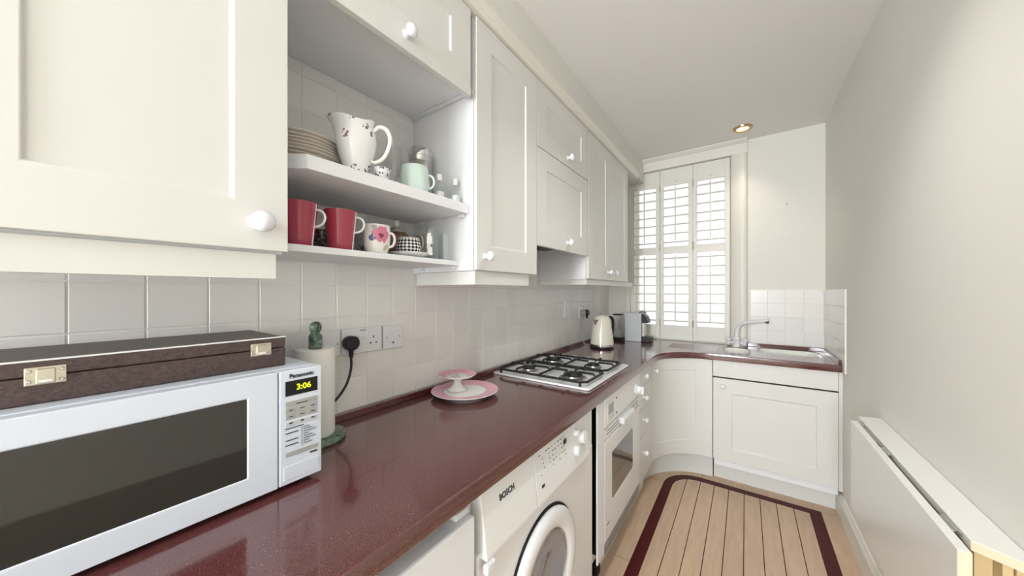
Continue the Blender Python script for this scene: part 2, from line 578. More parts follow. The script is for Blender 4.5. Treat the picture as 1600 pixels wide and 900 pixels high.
# ================================================================== THE ROOM
XW, XR, YE, YB, HC = -1.118, 0.468, 3.235, -3.2, 2.545
DX = -0.77            # wall-cabinet door face
WT = 0.90             # worktop top

fl = struct('floor', MB().box(-1.25, 0.6, -3.4, 3.6, -0.1, -0.009), 'dark', 'pale strip wood floor with dark red inlaid border')
g = 0.0019
IL, IR, IT, IWD = -0.466, 0.370, 2.705, 0.055
acx, acy, aro = IL + 0.21, IT - 0.21, 0.21
ari = aro - IWD
gaps = [-0.411, -0.338, -0.256, -0.174, -0.092, -0.008, 0.075, 0.157, 0.240, 0.315]
YF = -1.5
def top_y(x):
    if x < acx: return acy + math.sqrt(max(0, ari ** 2 - (x - acx) ** 2))
    return IT - IWD
for i in range(9):
    x0, x1 = gaps[i] + g, gaps[i + 1] - g
    if i == 0: x0 = gaps[0]
    pts = [(x0, YF), (x1, YF)] + [(x1 + (x0 - x1) * k / 8, top_y(x1 + (x0 - x1) * k / 8) - 0.0006) for k in range(9)]
    struct('floor_plank', MB().prism(pts, -0.009, 0.0), 'wood', parent=fl)
inl = [(IL, YF), (IL + IWD, YF)] + arc(acx, acy, ari, 180, 90, 14) + [(IR - IWD, IT - IWD), (IR - IWD, YF), (IR, YF), (IR, IT)] + arc(acx, acy, aro, 90, 180, 14)
struct('inlay_border', MB().prism(inl, -0.009, 0.0004), 'inlay', parent=fl)
def bplank(pts): struct('border_plank', MB().prism(pts, -0.009, 0.0), 'wood', parent=fl)
for y0, y1 in ((YF, 0.2), (0.2, 1.66), (1.66, acy)):
    bplank([(-1.1, y0 + g), (IL - g, y0 + g), (IL - g, y1 - g), (-1.1, y1 - g)])
bplank([(-1.1, acy + g), (IL - g, acy + g)] + arc(acx, acy, aro + g, 180, 90, 14) + [(acx, 3.2), (-1.1, 3.2)])
bplank([(acx + g, IT + g), (XR, IT + g), (XR, 3.2), (acx + g, 3.2)])
for y0, y1 in ((YF, 1.0), (1.0, IT)):
    bplank([(IR + g, y0 + g), (XR, y0 + g), (XR, y1 - g), (IR + g, y1 - g)])
bplank([(-1.1, YB), (XR, YB), (XR, YF - g), (-1.1, YF - g)])

struct('ceiling', MB().box(-1.25, 0.6, YB - 0.1, 3.6, HC, HC + 0.1), 'ceil', 'plain off-white painted ceiling')
wl = struct('wall_left', MB().box(XW - 0.12, XW, YB - 0.1, 3.6, 0, HC), 'wall', 'left wall lined with square off-white glazed tiles')
wr = struct('wall_right', MB().box(XR, XR + 0.12, YB - 0.1, 3.6, 0, HC), 'wall', 'plain cream painted wall along the right side')
# end wall with window opening
OX0, OX1, OZ0, OZ1 = -0.905, -0.098, 0.905, 2.437
we = MB()
we.box(XW, OX0, YE, YE + 0.28, 0, HC)
we.box(OX1, XR, YE, YE + 0.28, 0, HC)
we.box(OX0, OX1, YE, YE + 0.28, OZ1, HC)
we.box(OX0, OX1, YE, YE + 0.28, 0, OZ0 - 0.02)
we = struct('wall_end', we, 'wall', 'cream end wall with the shuttered window and a tiled splashback')
wb = MB()
wb.box(XW, -0.95, YB - 0.1, YB, 0, HC); wb.box(0.36, XR, YB - 0.1, YB, 0, HC); wb.box(-0.95, 0.36, YB - 0.1, YB, 2.35, HC)
struct('wall_back', wb, 'wall', 'unseen wall behind the viewer with a wide doorway added to let light in')  # opening added for the fill light to enter from behind
struct('wall_bulkhead', MB().box(XW, -0.777, YB, YE, 2.346, HC), 'wall', 'boxed bulkhead between the wall cabinets and the ceiling')
# cornice along the cabinets
cp = [(-0.79, 2.303), (-0.757, 2.303), (-0.752, 2.309), (-0.750, 2.318), (-0.744, 2.327), (-0.736, 2.334), (-0.736, 2.346), (-0.79, 2.346)]
struct('trim_1', MB().prism_axis(cp, -0.6, 2.93, lambda p, q, a: (p, a, q)), 'trimw', 'cream moulded cornice running along the cabinet tops')
# window head board with moulding
hb = MB().box(-0.777, 0.012, YE - 0.03, YE, OZ1, HC - 0.028)
hb.prism_axis([(YE, HC), (YE - 0.062, HC), (YE - 0.060, HC - 0.008), (YE - 0.045, HC - 0.018), (YE - 0.036, HC - 0.028), (YE, HC - 0.028)], -0.777, 0.012, lambda p, q, a: (a, p, q))
struct('trim_2', hb, 'trimw', 'cream board and moulding over the shuttered window', bev=0.002)
# right architrave of the window
ap = [(-0.098, YE + 0.01), (-0.098, YE - 0.012), (-0.09, YE - 0.022), (-0.055, YE - 0.03), (-0.03, YE - 0.042), (-0.008, YE - 0.042), (0.004, YE - 0.034), (0.012, YE - 0.02), (0.012, YE + 0.0)]
struct('trim_3', MB().prism(ap, WT + 0.001, OZ1), 'trimw', 'cream rounded post at the right of the shutters', smooth=True, ang=50)
lp = [(OX0 - 0.035, YE), (OX0 - 0.035, YE - 0.02), (OX0 + 0.004, YE - 0.02), (OX0 + 0.004, YE)]
struct('trim_4', MB().prism(lp, WT + 0.001, OZ1), 'trimw', 'narrow cream post at the left of the shutters', bev=0.003)
# skirting on the right wall
sk = [(XR, 0), (XR - 0.018, 0), (XR - 0.018, 0.105), (XR - 0.012, 0.118), (XR - 0.008, 0.131), (XR, 0.131)]
struct('baseboard_right', MB().prism_axis(sk, YB, 2.79, lambda p, q, a: (p, a, q)), 'trimw', 'cream skirting board along the right wall')

# -------- tiles on the left wall
PT = 0.1068
tile_me = {}
def tile(par, y0, y1, z0, z1, face='L'):
    gp = 0.0011; th = 0.008; c = 0.0016
    if face == 'L': fn = lambda a, b, n: (XW + n, a, b)
    elif face == 'E': fn = lambda a, b, n: (a, YE - n, b)
    else: fn = lambda a, b, n: (XR - n, a, b)
    w, h = y1 - y0 - 2 * gp, z1 - z0 - 2 * gp
    key = (face, round(w, 4), round(h, 4))
    if key not in tile_me:
        base = {'L': lambda a, b, n: (n, a, b), 'E': lambda a, b, n: (a, -n, b), 'R': lambda a, b, n: (-n, a, b)}[face]
        mb = MB()
        def ring(i, n): return [base(i, i, n), base(w - i, i, n), base(w - i, h - i, n), base(i, h - i, n)]
        mb.add(ring(0, 0) + ring(0, th - c) + ring(c, th), [(3, 2, 1, 0), (8, 9, 10, 11)] + [(k + i, k + (i + 1) % 4, k + 4 + (i + 1) % 4, k + 4 + i) for k in (0, 4) for i in range(4)])
        o = build('tile', mb, 'tile')
        tile_me[key] = o.data
    else:
        o = bpy.data.objects.new('tile', tile_me[key]); col.objects.link(o)
    o.parent = par
    o.location = Vector(fn(y0 + gp, z0 + gp, random.uniform(-0.0006, 0.0002)))
    return o
Z0 = 0.925
struct('grout_bed', MB().box(XW - 0.001, XW + 0.0066, -0.30, 3.015, WT - 0.04, 2.12), 'grout', parent=wl)
struct('grout_bed', MB().box(0.014, XR - 0.0066, YE - 0.0066, YE + 0.001, WT - 0.04, 1.345), 'grout', parent=we)
struct('grout_bed', MB().box(XR - 0.0066, XR + 0.001, 2.628, YE, WT - 0.04, 1.345), 'grout', parent=wr)
cols_ = [0.023 + PT * k for k in range(-3, 29)]
for k in range(len(cols_) - 1):
    for r in range(5):
        if cols_[k + 1] > 3.06: continue
        tile(wl, cols_[k], cols_[k + 1], Z0 + PT * r, Z0 + PT * (r + 1))
for k in range(len(cols_) - 1):
    if cols_[k + 1] > 0.29 and cols_[k] < 0.88:
        for r in range(5, 11): tile(wl, cols_[k], cols_[k + 1], Z0 + PT * r, Z0 + PT * (r + 1))
    if cols_[k + 1] > 1.29 and cols_[k] < 1.87:
        tile(wl, cols_[k], cols_[k + 1], Z0 + PT * 5, Z0 + PT * 6)
struct('plaster_strip', MB().box(XW, XW + 0.006, 3.02, YE, WT, 2.3), 'wall', parent=wl)
# tiles on the end and right walls
ex = [XR - 0.0095 - PT * k for k in range(5)]
for k in range(4):
    for r in range(4): tile(we, max(ex[k + 1], 0.016), ex[k], 0.927 + 0.1045 * r, 0.927 + 0.1045 * (r + 1), 'E')
ry = [YE - 0.008 - PT * k for k in range(6)] + [2.628]
for k in range(6):
    for r in range(4): tile(wr, ry[k + 1], ry[k], 0.927 + 0.1045 * r, 0.927 + 0.1045 * (r + 1), 'R')

# -------- window behind the shutters
wf = MB()
YW0, YW1 = YE + 0.13, YE + 0.18
wf.box(OX0, OX0 + 0.05, YW0, YW1, OZ0 - 0.02, OZ1); wf.box(OX1 - 0.05, OX1, YW0, YW1, OZ0 - 0.02, OZ1)
wf.box(OX0 + 0.05, OX1 - 0.05, YW0, YW1, OZ1 - 0.05, OZ1); wf.box(OX0 + 0.05, OX1 - 0.05, YW0, YW1, OZ0 - 0.02, OZ0 + 0.06)
wf.box(OX0 + 0.05, OX1 - 0.05, YW0, YW1, 1.70, 1.735)
win = struct('window_1', wf, 'trimw', 'white sash window behind the louvred shutters', bev=0.002)
for z0, z1 in ((OZ0 + 0.06, 1.70), (1.735, OZ1 - 0.05)):
    build('pane', MB().box(OX0 + 0.05, OX1 - 0.05, YW0 + 0.02, YW0 + 0.024, z0, z1), 'pane', win)
struct('sill', MB().box(OX0, OX1, YE - 0.03, YE + 0.13, OZ0 - 0.02, OZ0), 'trimw', parent=win)

# ================================================================== SHUTTERS
SB = [-0.900, -0.637, -0.371, -0.103]
names = ['left-hand white louvred shutter panel nearest the wall cabinets', 'middle white louvred shutter panel of the window', 'right-hand white louvred shutter panel nearest the sink tap']
YS0, YS1 = YE + 0.002, YE + 0.028
for i in range(3):
    x0, x1 = SB[i] + 0.0018, SB[i + 1] - 0.0018
    t = T('window_shutter', names[i], 'shutter', ((x0 + x1) / 2, YE + 0.015, 0.912), 'folding shutter panels in the window')
    st = 0.036
    sl, sr = x0 + st - (0.008 if i else 0), x1 - st
    for nm, b in (('stile', (x0, sl, 0.912, 2.434)), ('stile', (sr, x1, 0.912, 2.434)), ('top_rail', (sl, sr, 2.285, 2.434)), ('middle_rail', (sl, sr, 1.672, 1.738)), ('bottom_rail', (sl, sr, 0.912, 1.030))):
        build(nm, MB().box(b[0], b[1], YS0, YS1, b[2], b[3]), 'slat', t, bev=0.0018)
    for (zb, zt, n, tilt) in ((1.030, 1.672, 8, 0), (1.738, 2.285, 7, 5)):
        pitch = (zt - zb) / n
        for k in range(n):
            zc = zb + pitch * (k + 0.5)
            hw = 0.031
            pts = [(hw * math.cos(a) , 0.0062 * math.sin(a)) for a in [2 * math.pi * q / 12 for q in range(12)]]
            ca, sa = math.cos(math.radians(tilt)), math.sin(math.radians(tilt))
            mb = MB().prism_axis([(p * ca - q * sa, p * sa + q * ca) for p, q in pts], sl + 0.001, sr - 0.001, lambda p, q, a: (a, (YS0 + YS1) / 2 + p, zc + q))
            build('louvre', mb, 'slat', t, smooth=True)
        xm = (sl + sr) / 2
        build('tilt_rod', MB().box(xm - 0.0065, xm + 0.0065, YS0 - 0.030, YS0 - 0.020, zb + 0.045, zt - 0.02), 'slat', t, bev=0.0015)
    build('catch', MB().lathe([(0, 0), (0.006, 0), (0.006, 0.008), (0, 0.010)], ((sl + sr) / 2, YS0, 2.315), (0, -1, 0), 10), 'steel', t)
    if i:
        for z in (1.02, 1.70, 2.24):
            build('hinge', MB().cyl((x0 - 0.002, YS0 - 0.0048, z), (0, 0, 1), 0.0045, 0.065, 8), 'brass', t)

# ================================================================== CEILING DOWNLIGHTS
def downlight(x, y, label, w, spot=150, lc=(1.0, 0.97, 0.94)):
    t = T('ceiling_downlight', label, 'light', (x, y, HC - 0.012), 'recessed ceiling downlights')
    build('ring', MB().lathe([(0.040, 0.0115), (0.040, 0.003), (0.046, 0), (0.060, 0.004), (0.062, 0.0119)], (x, y, HC - 0.012), (0, 0, 1), 32), 'gold', t, smooth=True)
    build('bulb', MB().lathe([(0, 0.004), (0.026, 0.005), (0.039, 0.0095), (0.039, 0.0115), (0, 0.0115)], (x, y, HC - 0.012), (0, 0, 1), 24), 'lamp', t, smooth=True)
    ld = bpy.data.lights.new('downlight_lamp', 'SPOT'); ld.spot_size = math.radians(spot); ld.spot_blend = 1.0; ld.shadow_soft_size = 0.045; ld.energy = w; ld.color = lc
    lo = bpy.data.objects.new('downlight_lamp', ld); col.objects.link(lo); lo.parent = t; lo.location = (0, 0, -0.006)
downlight(-0.018, 2.985, 'small gold-ringed recessed spotlight in the ceiling above the sink', LAMP_W * 0.85, 95, (1.0, 0.88, 0.72))
downlight(-0.10, 1.28, 'unseen gold-ringed spotlight added in the ceiling above the washing machine to brighten mid-room', LAMP_W * 2.7, 118)  # extra lamp out of view, added to brighten worktop, floor and table

# ================================================================== WALL CABINETS
CB = -0.79   # carcass front
# near cabinet
t = T('wall_cabinet', 'large cream wall cabinet above the microwave, nearest the camera', 'cabinet', (-0.95, 0.1, 1.405), 'cream wall cabinets')
build('body', MB().box(XW + 0.002, CB, -0.505, 0.283, 1.408, 2.302), 'carc', t)
d = build('door', MB().door(-0.503, -0.107, 1.412, 2.300, CB + 0.001, DX, (0.088, 0.088, 0.09, 0.085), LX), 'cream', t, bev=0.0015)
knob(d, (DX, -0.45, 1.463), (1, 0, 0), 1.0)
d = build('door', MB().door(-0.103, 0.2875, 1.412, 2.300, CB + 0.001, DX, (0.083, 0.088, 0.09, 0.085), LX), 'cream', t, bev=0.0015)
knob(d, (DX, 0.236, 1.463), (1, 0, 0), 1.2)
build('pelmet', MB().box(-0.803, -0.785, -0.505, 0.272, 1.356, 1.4075), 'cream', t, bev=0.001)
# flap cabinet over the open shelves
t = T('wall_cabinet', 'small cream flap-door cabinet above the open crockery shelves', 'cabinet', (-0.95, 0.58, 2.03), 'cream wall cabinets')
build('body', MB().box(XW + 0.010, CB, 0.295, 0.862, 2.048, 2.302), 'carc', t)
build('soffit_panel', MB().box(XW + 0.010, CB - 0.004, 0.285, 0.852, 2.034, 2.0475), 'carc', t, bev=0.001)
build('soffit_strip', MB().box(XW + 0.010, CB, 0.853, 0.866, 2.026, 2.0475), 'carc', t)
d = build('door', MB().door(0.296, 0.842, 2.003, 2.300, CB + 0.001, DX, (0.085, 0.092, 0.098, 0.082), LX), 'cream', t, bev=0.0015)
knob(d, (DX, 0.578, 2.046), (1, 0, 0))
# tall door cabinet
t = T('wall_cabinet', 'tall narrow cream wall cabinet between the open shelves and the cooker hood', 'cabinet', (-0.95, 1.07, 1.405), 'cream wall cabinets')
build('body', MB().box(XW + 0.002, CB + 0.006, 0.868, 1.283, 1.406, 2.302), 'carc', t)
d = build('door', MB().door(0.872, 1.281, 1.408, 2.300, CB + 0.007, DX, (0.085, 0.087, 0.09, 0.085), LX), 'cream', t, bev=0.0015)
knob(d, (DX, 0.918, 1.458), (1, 0, 0))
pm = MB().box(-0.803, -0.785, 0.879, 1.237, 1.356, 1.4055); pm.box(XW + 0.012, -0.803, 0.879, 0.897, 1.356, 1.4055)
build('pelmet', pm, 'cream', t, bev=0.001)
# hood cabinet
t = T('cooker_hood_cabinet', 'cream cabinet with two flap doors hiding the cooker hood above the gas hob', 'cabinet', (-0.95, 1.58, 1.54))
build('upper_body', MB().box(XW + 0.002, CB, 1.287, 1.869, 1.70, 2.302), 'carc', t)
d = build('door', MB().door(1.286, 1.869, 1.996, 2.300, CB + 0.001, DX, (0.09, 0.09, 0.085, 0.08), LX), 'cream', t, bev=0.0015)
knob(d, (DX, 1.60, 2.040), (1, 0, 0))
d = build('door', MB().door(1.286, 1.869, 1.543, 1.992, CB + 0.001, DX, (0.09, 0.09, 0.10, 0.085), LX), 'cream', t, bev=0.0015)
knob(d, (DX, 1.592, 1.588), (1, 0, 0))
hd = build('hood_body', MB().box(XW + 0.010, CB - 0.002, 1.292, 1.864, 1.600, 1.698), 'black', t)
build('filter', MB().box(-1.05, -0.92, 1.33, 1.60, 1.590, 1.5995), 'filter', hd)
build('filter', MB().box(-1.05, -0.92, 1.61, 1.83, 1.590, 1.5995), 'black', hd)
build('side_cheek', MB().box(XW + 0.010, CB - 0.002, 1.288, 1.2915, 1.545, 1.698), 'filter', hd)
# double-door cabinet
t = T('wall_cabinet', 'cream double-door wall cabinet at the window end, two knobs side by side', 'cabinet', (-0.95, 2.28, 1.405), 'cream wall cabinets')
build('body', MB().box(XW + 0.010, CB + 0.004, 1.873, 2.690, 1.407, 2.302), 'carc', t)
d = build('door', MB().door(1.882, 2.284, 1.410, 2.300, CB + 0.005, DX, (0.085, 0.10, 0.09, 0.085), LX), 'cream', t, bev=0.0015)
knob(d, (DX, 2.222, 1.463), (1, 0, 0))
d = build('door', MB().door(2.288, 2.690, 1.410, 2.300, CB + 0.005, DX, (0.09, 0.085, 0.09, 0.085), LX), 'cream', t, bev=0.0015)
knob(d, (DX, 2.345, 1.463), (1, 0, 0))
pm = MB().box(-0.803, -0.785, 1.884, 2.872, 1.374, 1.4065); pm.box(XW + 0.010, -0.803, 1.884, 1.902, 1.374, 1.4065)
build('pelmet', pm, 'cream', t, bev=0.001)
# open end shelves
t = T('open_end_shelf_unit', 'narrow open white corner shelves beside the window shutters', 'shelf', (-0.98, 2.78, 1.405))
def qshelf(z0, z1, r=0.17):
    pts = [(-1.10, 2.692), (-0.785, 2.692)] + arc(-0.785 - r, 2.70, r, 0, 90, 10)[1:] + [(-1.10, 2.87)]
    return MB().prism(pts, z0, z1)
build('back_panel', MB().box(-1.111, -1.1005, 2.692, 2.874, 1.408, 2.30), 'carc', t)
for z in (1.4075, 1.690, 1.985): build('shelf', qshelf(z, z + 0.016), 'carc', t, bev=0.001)
build('top_box', qshelf(2.190, 2.302), 'cream', t, bev=0.001)

# ================================================================== OPEN SHELF UNIT
t = T('crockery_shelf', 'thick white upper shelf carrying the jug and the plate stack', 'shelf', (-0.95, 0.58, 1.607), 'open crockery shelves')
build('board', MB().prism([(XW + 0.010, 0.292), (-0.862, 0.292), (-0.802, 0.338), (-0.802, 0.866), (XW + 0.010, 0.866)], 1.607, 1.640), 'carc', t, bev=0.0012)
for (x, y) in ((-0.83, 0.858), (-1.05, 0.858)): build('shelf_peg', MB().box(x - 0.012, x + 0.012, y - 0.006, y + 0.009, 1.595, 1.6068), 'white', t, bev=0.002)
t = T('crockery_shelf', 'thin white lower shelf carrying the rose-pink mugs', 'shelf', (-0.97, 0.58, 1.424), 'open crockery shelves')
build('board', MB().prism([(XW + 0.010, 0.290), (-0.868, 0.290), (-0.852, 0.33), (-0.850, 0.866), (XW + 0.010, 0.866)], 1.4245, 1.4415), 'carc', t, bev=0.0012)
for (x, y) in ((-0.875, 0.858), (-1.05, 0.858)): build('shelf_peg', MB().box(x - 0.012, x + 0.012, y - 0.006, y + 0.009, 1.413, 1.4243), 'white', t, bev=0.002)

# ================================================================== WORKTOP
ccx, ccy = -0.19, 2.37
WX, WY = -0.500, 2.680
outl = [(XW + 0.008, -0.9), (WX, -0.9)] + arc(ccx, ccy, 0.31, 180, 90, 18) + [(0.4585, WY), (0.4585, YE - 0.010), (XW + 0.008, YE - 0.010)]
bigsink = rrect(0.078, 0.412, 2.905, 3.175, 0.06)
smallsink = rrect(-0.135, 0.020, 2.80, 3.075, 0.07)
tw = T('worktop', 'speckled maroon stone-look worktop curving round to the sink', 'worktop', (-0.8, 1.3, 0.857))
build('slab', curve_mesh(outl, [bigsink, smallsink], 0.857, WT, 0.004), 'top', tw, smooth=True, ang=30)
build('upstand', MB().box(XW + 0.0082, -1.089, -0.9, YE - 0.012, WT, 0.9245), 'top', tw, bev=0.002)
build('upstand', MB().box(0.014, 0.458, YE - 0.028, YE - 0.010, WT, 0.9265), 'top', tw, bev=0.002)
build('upstand', MB().box(0.444, 0.458, 2.69, YE - 0.028, WT, 0.9265), 'top', tw, bev=0.002)
build('window_bead', MB().box(-0.88, -0.10, YE - 0.030, YE - 0.010, WT, 0.910), 'trimw', tw, bev=0.002)
for k in range(6):
    y = 2.80 + 0.045 * k
    build('drainer_ridge', MB().box(-0.50, -0.17, y, y + 0.008, WT - 0.001, WT + 0.0015), 'top', tw, bev=0.001)
def bowl(name, out, depth, label):
    """moulded basin: rim ring just under the worktop, walls down to a floor with a waste"""
    mb = MB()
    cx = sum(p[0] for p in out) / len(out); cy = sum(p[1] for p in out) / len(out)
    n = len(out); loops = []
    for sc, z in ((1.0, WT - 0.003), (0.985, WT - 0.03), (0.95, WT - depth + 0.02), (0.88, WT - depth), (0.0, WT - depth - 0.004)):
        if sc == 0: loops.append([(cx, cy, z)])
        else: loops.append([(cx + (x - cx) * sc, cy + (y - cy) * sc, z) for x, y in out])
    vs_ = []; idx = []
    for L in loops:
        idx.append(list(range(len(vs_), len(vs_) + len(L)))); vs_ += L
    fs = []
    for a, b in zip(idx, idx[1:]):
        for k in range(n):
            k2 = (k + 1) % n
            fs.append((a[k], a[k2], b[0]) if len(b) == 1 else (a[k], a[k2], b[k2], b[k]))
    mb.add(vs_, fs)
    t = T(name, label, 'sink', (cx, cy, WT - depth), 'white basins set in the worktop')
    o = build('bowl', mb, 'basin', t, smooth=True, ang=50)
    sm = o.modifiers.new('solid', 'SOLIDIFY'); sm.thickness = 0.005; sm.offset = 1
    build('waste', MB().lathe([(0, 0.002), (0.03, 0.003), (0.034, 0.0)], (cx, cy, WT - depth + 0.0), (0, 0, 1), 20), 'steel', t, smooth=True)
bowl('sink_basin', bigsink, 0.16, 'large rectangular white sink basin near the right wall')
bowl('sink_basin', smallsink, 0.12, 'small rounded white half basin below the tap')

# tap
t = T('kitchen_tap', 'white swan-neck mixer tap with two handles behind the small basin', 'tap', (-0.058, 3.145, WT))
bx, by = -0.058, 3.145
build('body', MB().lathe([(0, 0), (0.03, 0), (0.03, 0.008), (0.022, 0.016), (0.022, 0.055), (0.026, 0.06), (0.020, 0.075), (0, 0.078)], (bx, by, WT), (0, 0, 1), 24), 'enamel', t, smooth=True)
sp = [(bx, by, WT + 0.06), (bx + 0.002, by, WT + 0.11), (bx + 0.010, by - 0.004, WT + 0.145), (bx + 0.028, by - 0.012, WT + 0.172), (bx + 0.055, by - 0.025, WT + 0.188), (bx + 0.10, by - 0.045, WT + 0.199), (bx + 0.15, by - 0.066, WT + 0.210), (bx + 0.195, by - 0.085, WT + 0.219)]
s_ = build('spout', MB().stube(sp, [0.019, 0.0165, 0.0145, 0.0135, 0.0125, 0.012, 0.0115, 0.0115], 14), 'enamel', t, smooth=True)
build('nozzle', MB().cyl((bx + 0.188, by - 0.082, WT + 0.213), (0, 0, -1), 0.0105, 0.016, 14), 'black', s_)
for sx in (-1, 1):
    hx = bx + sx * 0.055
    h = build('handle', MB().lathe([(0, 0), (0.011, 0), (0.011, 0.028), (0.017, 0.032), (0.017, 0.05), (0.012, 0.054), (0, 0.055)], (hx, by, WT + 0.012), (0, 0, 1), 16).tube([(bx, by, WT + 0.03), (hx, by, WT + 0.03)], 0.009, 10), 'enamel', t, smooth=True)
    build('lever', MB().box(hx - 0.022, hx + 0.022, by - 0.007, by + 0.007, WT + 0.048, WT + 0.060), 'enamel', h, bev=0.004)

# ================================================================== BASE UNITS
FX = -0.520      # base door face, long run
# under-counter appliance at the near end
t = T('under_counter_fridge', 'plain white under-counter appliance left of the washing machine', 'appliance', (-0.8, 0.3, 0))
build('body', MB().box(-1.08, -0.585, 0.0, 0.582, 0.02, 0.838), 'appl', t, bev=0.003)
d = build('door', MB().box(-0.582, -0.518, 0.0, 0.582, 0.10, 0.806), 'enamel', t, bev=0.006)
build('hinge_cap', MB().box(-0.578, -0.535, 0.535, 0.578, 0.8062, 0.822), 'white', d, bev=0.003)
build('kick_plate', MB().box(-0.60, -0.585, 0.0, 0.582, 0.02, 0.095), 'appl', t)

# washing machine
t = T('washing_machine', 'white front-loading washing machine with round porthole door under the worktop', 'washing machine', (-0.8, 0.95, 0))
build('body', MB().box(-1.07, -0.528, 0.60, 1.332, 0.02, 0.690), 'appl', t, bev=0.004)
build('back_case', MB().box(-1.07, -0.560, 0.60, 1.264, 0.6905, 0.848), 'appl', t, bev=0.003)
build('side_post', MB().box(-1.07, -0.530, 1.2645, 1.332, 0.6905, 0.848), 'appl', t, bev=0.003)
fz0, fz1 = 0.677, 0.838
def fasc(a0, a1, x=0.0):
    return MB().prism_axis([(-0.5595, fz0), (-0.508 + x, fz0), (-0.508 + x, fz0 + 0.01), (-0.530 + x, fz1), (-0.5595, fz1)], a0, a1, lambda p, q, a: (p, a, q))
build('detergent_drawer', fasc(0.612, 0.853), 'appl', t, bev=0.003)
fb = build('control_panel', fasc(0.8555, 1.262), 'appl', t, bev=0.003)
build('drawer_grip', MB().box(-0.516, -0.500, 0.604, 0.640, 0.650, 0.676), 'enamel', t, bev=0.005)
slope = (-0.530 + 0.508) / (fz1 - fz0 - 0.01)
FN = lambda a, b, n: (-0.508 + slope * (b - fz0 - 0.01) + n, a, b)
FNt = lambda a0, b0: (lambda a, b, n: FN(a0 + a, b0 + b, n + 0.0006))
build('brand_lettering', text_mb('BOSCH', 0.021, FNt(0.715, 0.792), 0.0006), 'print', t)
build('model_line', MB().box(-0.5262, -0.5248, 0.755, 0.80, 0.787, 0.791), 'lgray', t)
for r in range(5):
    for k in range(9):
        if random.random() < 0.72:
            a = 0.885 + k * 0.021 + random.uniform(-0.003, 0.003); b = 0.815 - r * 0.0145
            p = FN(a, b, 0)
            build('print_mark', MB().box(p[0] - 0.001, p[0] + 0.0008, a, a + random.choice((0.004, 0.007, 0.010)), b, b + 0.003), 'mprint', fb)
p = FN(1.06, 0.79, 0)
build('indicator_window', MB().box(p[0] - 0.001, p[0] + 0.0015, 1.052, 1.072, 0.792, 0.808), 'black', fb)
p = FN(0.89, 0.722, 0)
build('emblem', MB().box(p[0] - 0.001, p[0] + 0.001, 0.885, 0.900, 0.722, 0.730), 'print', fb)
for a, b, r in ((1.150, 0.800, 0.014), (1.205, 0.765, 0.026), (1.14, 0.738, 0.018)):
    build('dial', MB().lathe([(0, 0), (r, 0), (r, 0.006), (r * 0.85, 0.016), (r * 0.4, 0.018), (0, 0.018)], FN(a, b, -0.001), (1, 0, 0.15), 20), 'enamel', fb, smooth=True)
dc = (-0.528, 0.925, 0.425)
build('door_gasket', MB().lathe([(0.206, 0.0), (0.206, 0.004), (0.196, 0.005), (0.196, 0.0)], dc, (1, 0, 0), 48), 'dark', t)
dr = build('porthole_door', MB().lathe([(0.196, 0.0), (0.199, 0.012), (0.193, 0.022), (0.178, 0.027), (0.155, 0.026), (0.138, 0.020), (0.131, 0.010), (0.129, 0.0)], dc, (1, 0, 0), 56), 'enamel', t, smooth=True, ang=60)
gl = mat('porthole_glass', (150, 156, 168), 0.05, metal=0.35, coat=0.5)
build('porthole_glass', MB().lathe([(0.1285, 0.004), (0.124, 0.012), (0.10, 0.018), (0.07, 0.010), (0.03, 0.002), (0, 0.0)], (dc[0] + 0.004, dc[1], dc[2]), (1, 0, 0), 40), gl, dr, smooth=True)
build('glass_ring', MB().lathe([(0.1305, 0.010), (0.1295, 0.017), (0.123, 0.018), (0.122, 0.010)], dc, (1, 0, 0), 40), 'steel', dr, smooth=True)

# filler and oven
t = T('filler_panel', 'narrow white end panel left of the oven', 'panel', (-0.52, 1.395, 0.12))
build('front_strip', MB().box(-0.522, -0.514, 1.356, 1.438, 0.160, 0.852), 'carc', t, bev=0.002)
build('vent_fin_block', MB().box(-0.56, -0.523, 1.350, 1.40, 0.105, 0.119), 'black', t)
for k in range(5): build('vent_fin', MB().box(-0.540, -0.518, 1.352, 1.398, 0.128 - 0.004 + k * 0.011 - 0.016, 0.128 + k * 0.011 - 0.016), 'black', t)
OV0, OV1 = 1.440, 2.032
t = T('built_in_oven', 'white built-in oven with a dark glass window under the hob', 'oven', (-0.8, 1.73, 0.12))
build('body', MB().box(-1.07, -0.530, OV0 + 0.004, OV1 - 0.002, 0.13, 0.850), 'black', t)  # black colour stands in for the shade in the gap beside the strip
ct = build('control_panel', MB().box(-0.5295, -0.512, OV0, OV1, 0.718, 0.852), 'appl', t, bev=0.003)
dg_ = build('clock_panel', MB().box(-0.5125, -0.5105, 1.470, 1.575, 0.733, 0.822), 'white', ct, bev=0.001)
build('clock_display', MB().box(-0.5108, -0.5098, 1.480, 1.552, 0.766, 0.812), 'gray', dg_)
for z in (0.742, 0.752): build('clock_button_row', MB().box(-0.5108, -0.5095, 1.482, 1.555, z, z + 0.005), 'lgray', dg_)
for z in (0.745, 0.815): build('indicator_dot', MB().cyl((-0.5122, 1.60, z), (1, 0, 0), 0.005, 0.002, 10), 'print', ct)
kd = build('dial', MB().lathe([(0, 0), (0.030, 0), (0.030, 0.008), (0.024, 0.012), (0.020, 0.030), (0, 0.032)], (-0.512, 1.945, 0.772), (1, 0, 0), 24), 'enamel', ct, smooth=True)
build('dial_grip', MB().box(-0.482, -0.468, 1.940, 1.950, 0.750, 0.794), 'enamel', kd, bev=0.003)
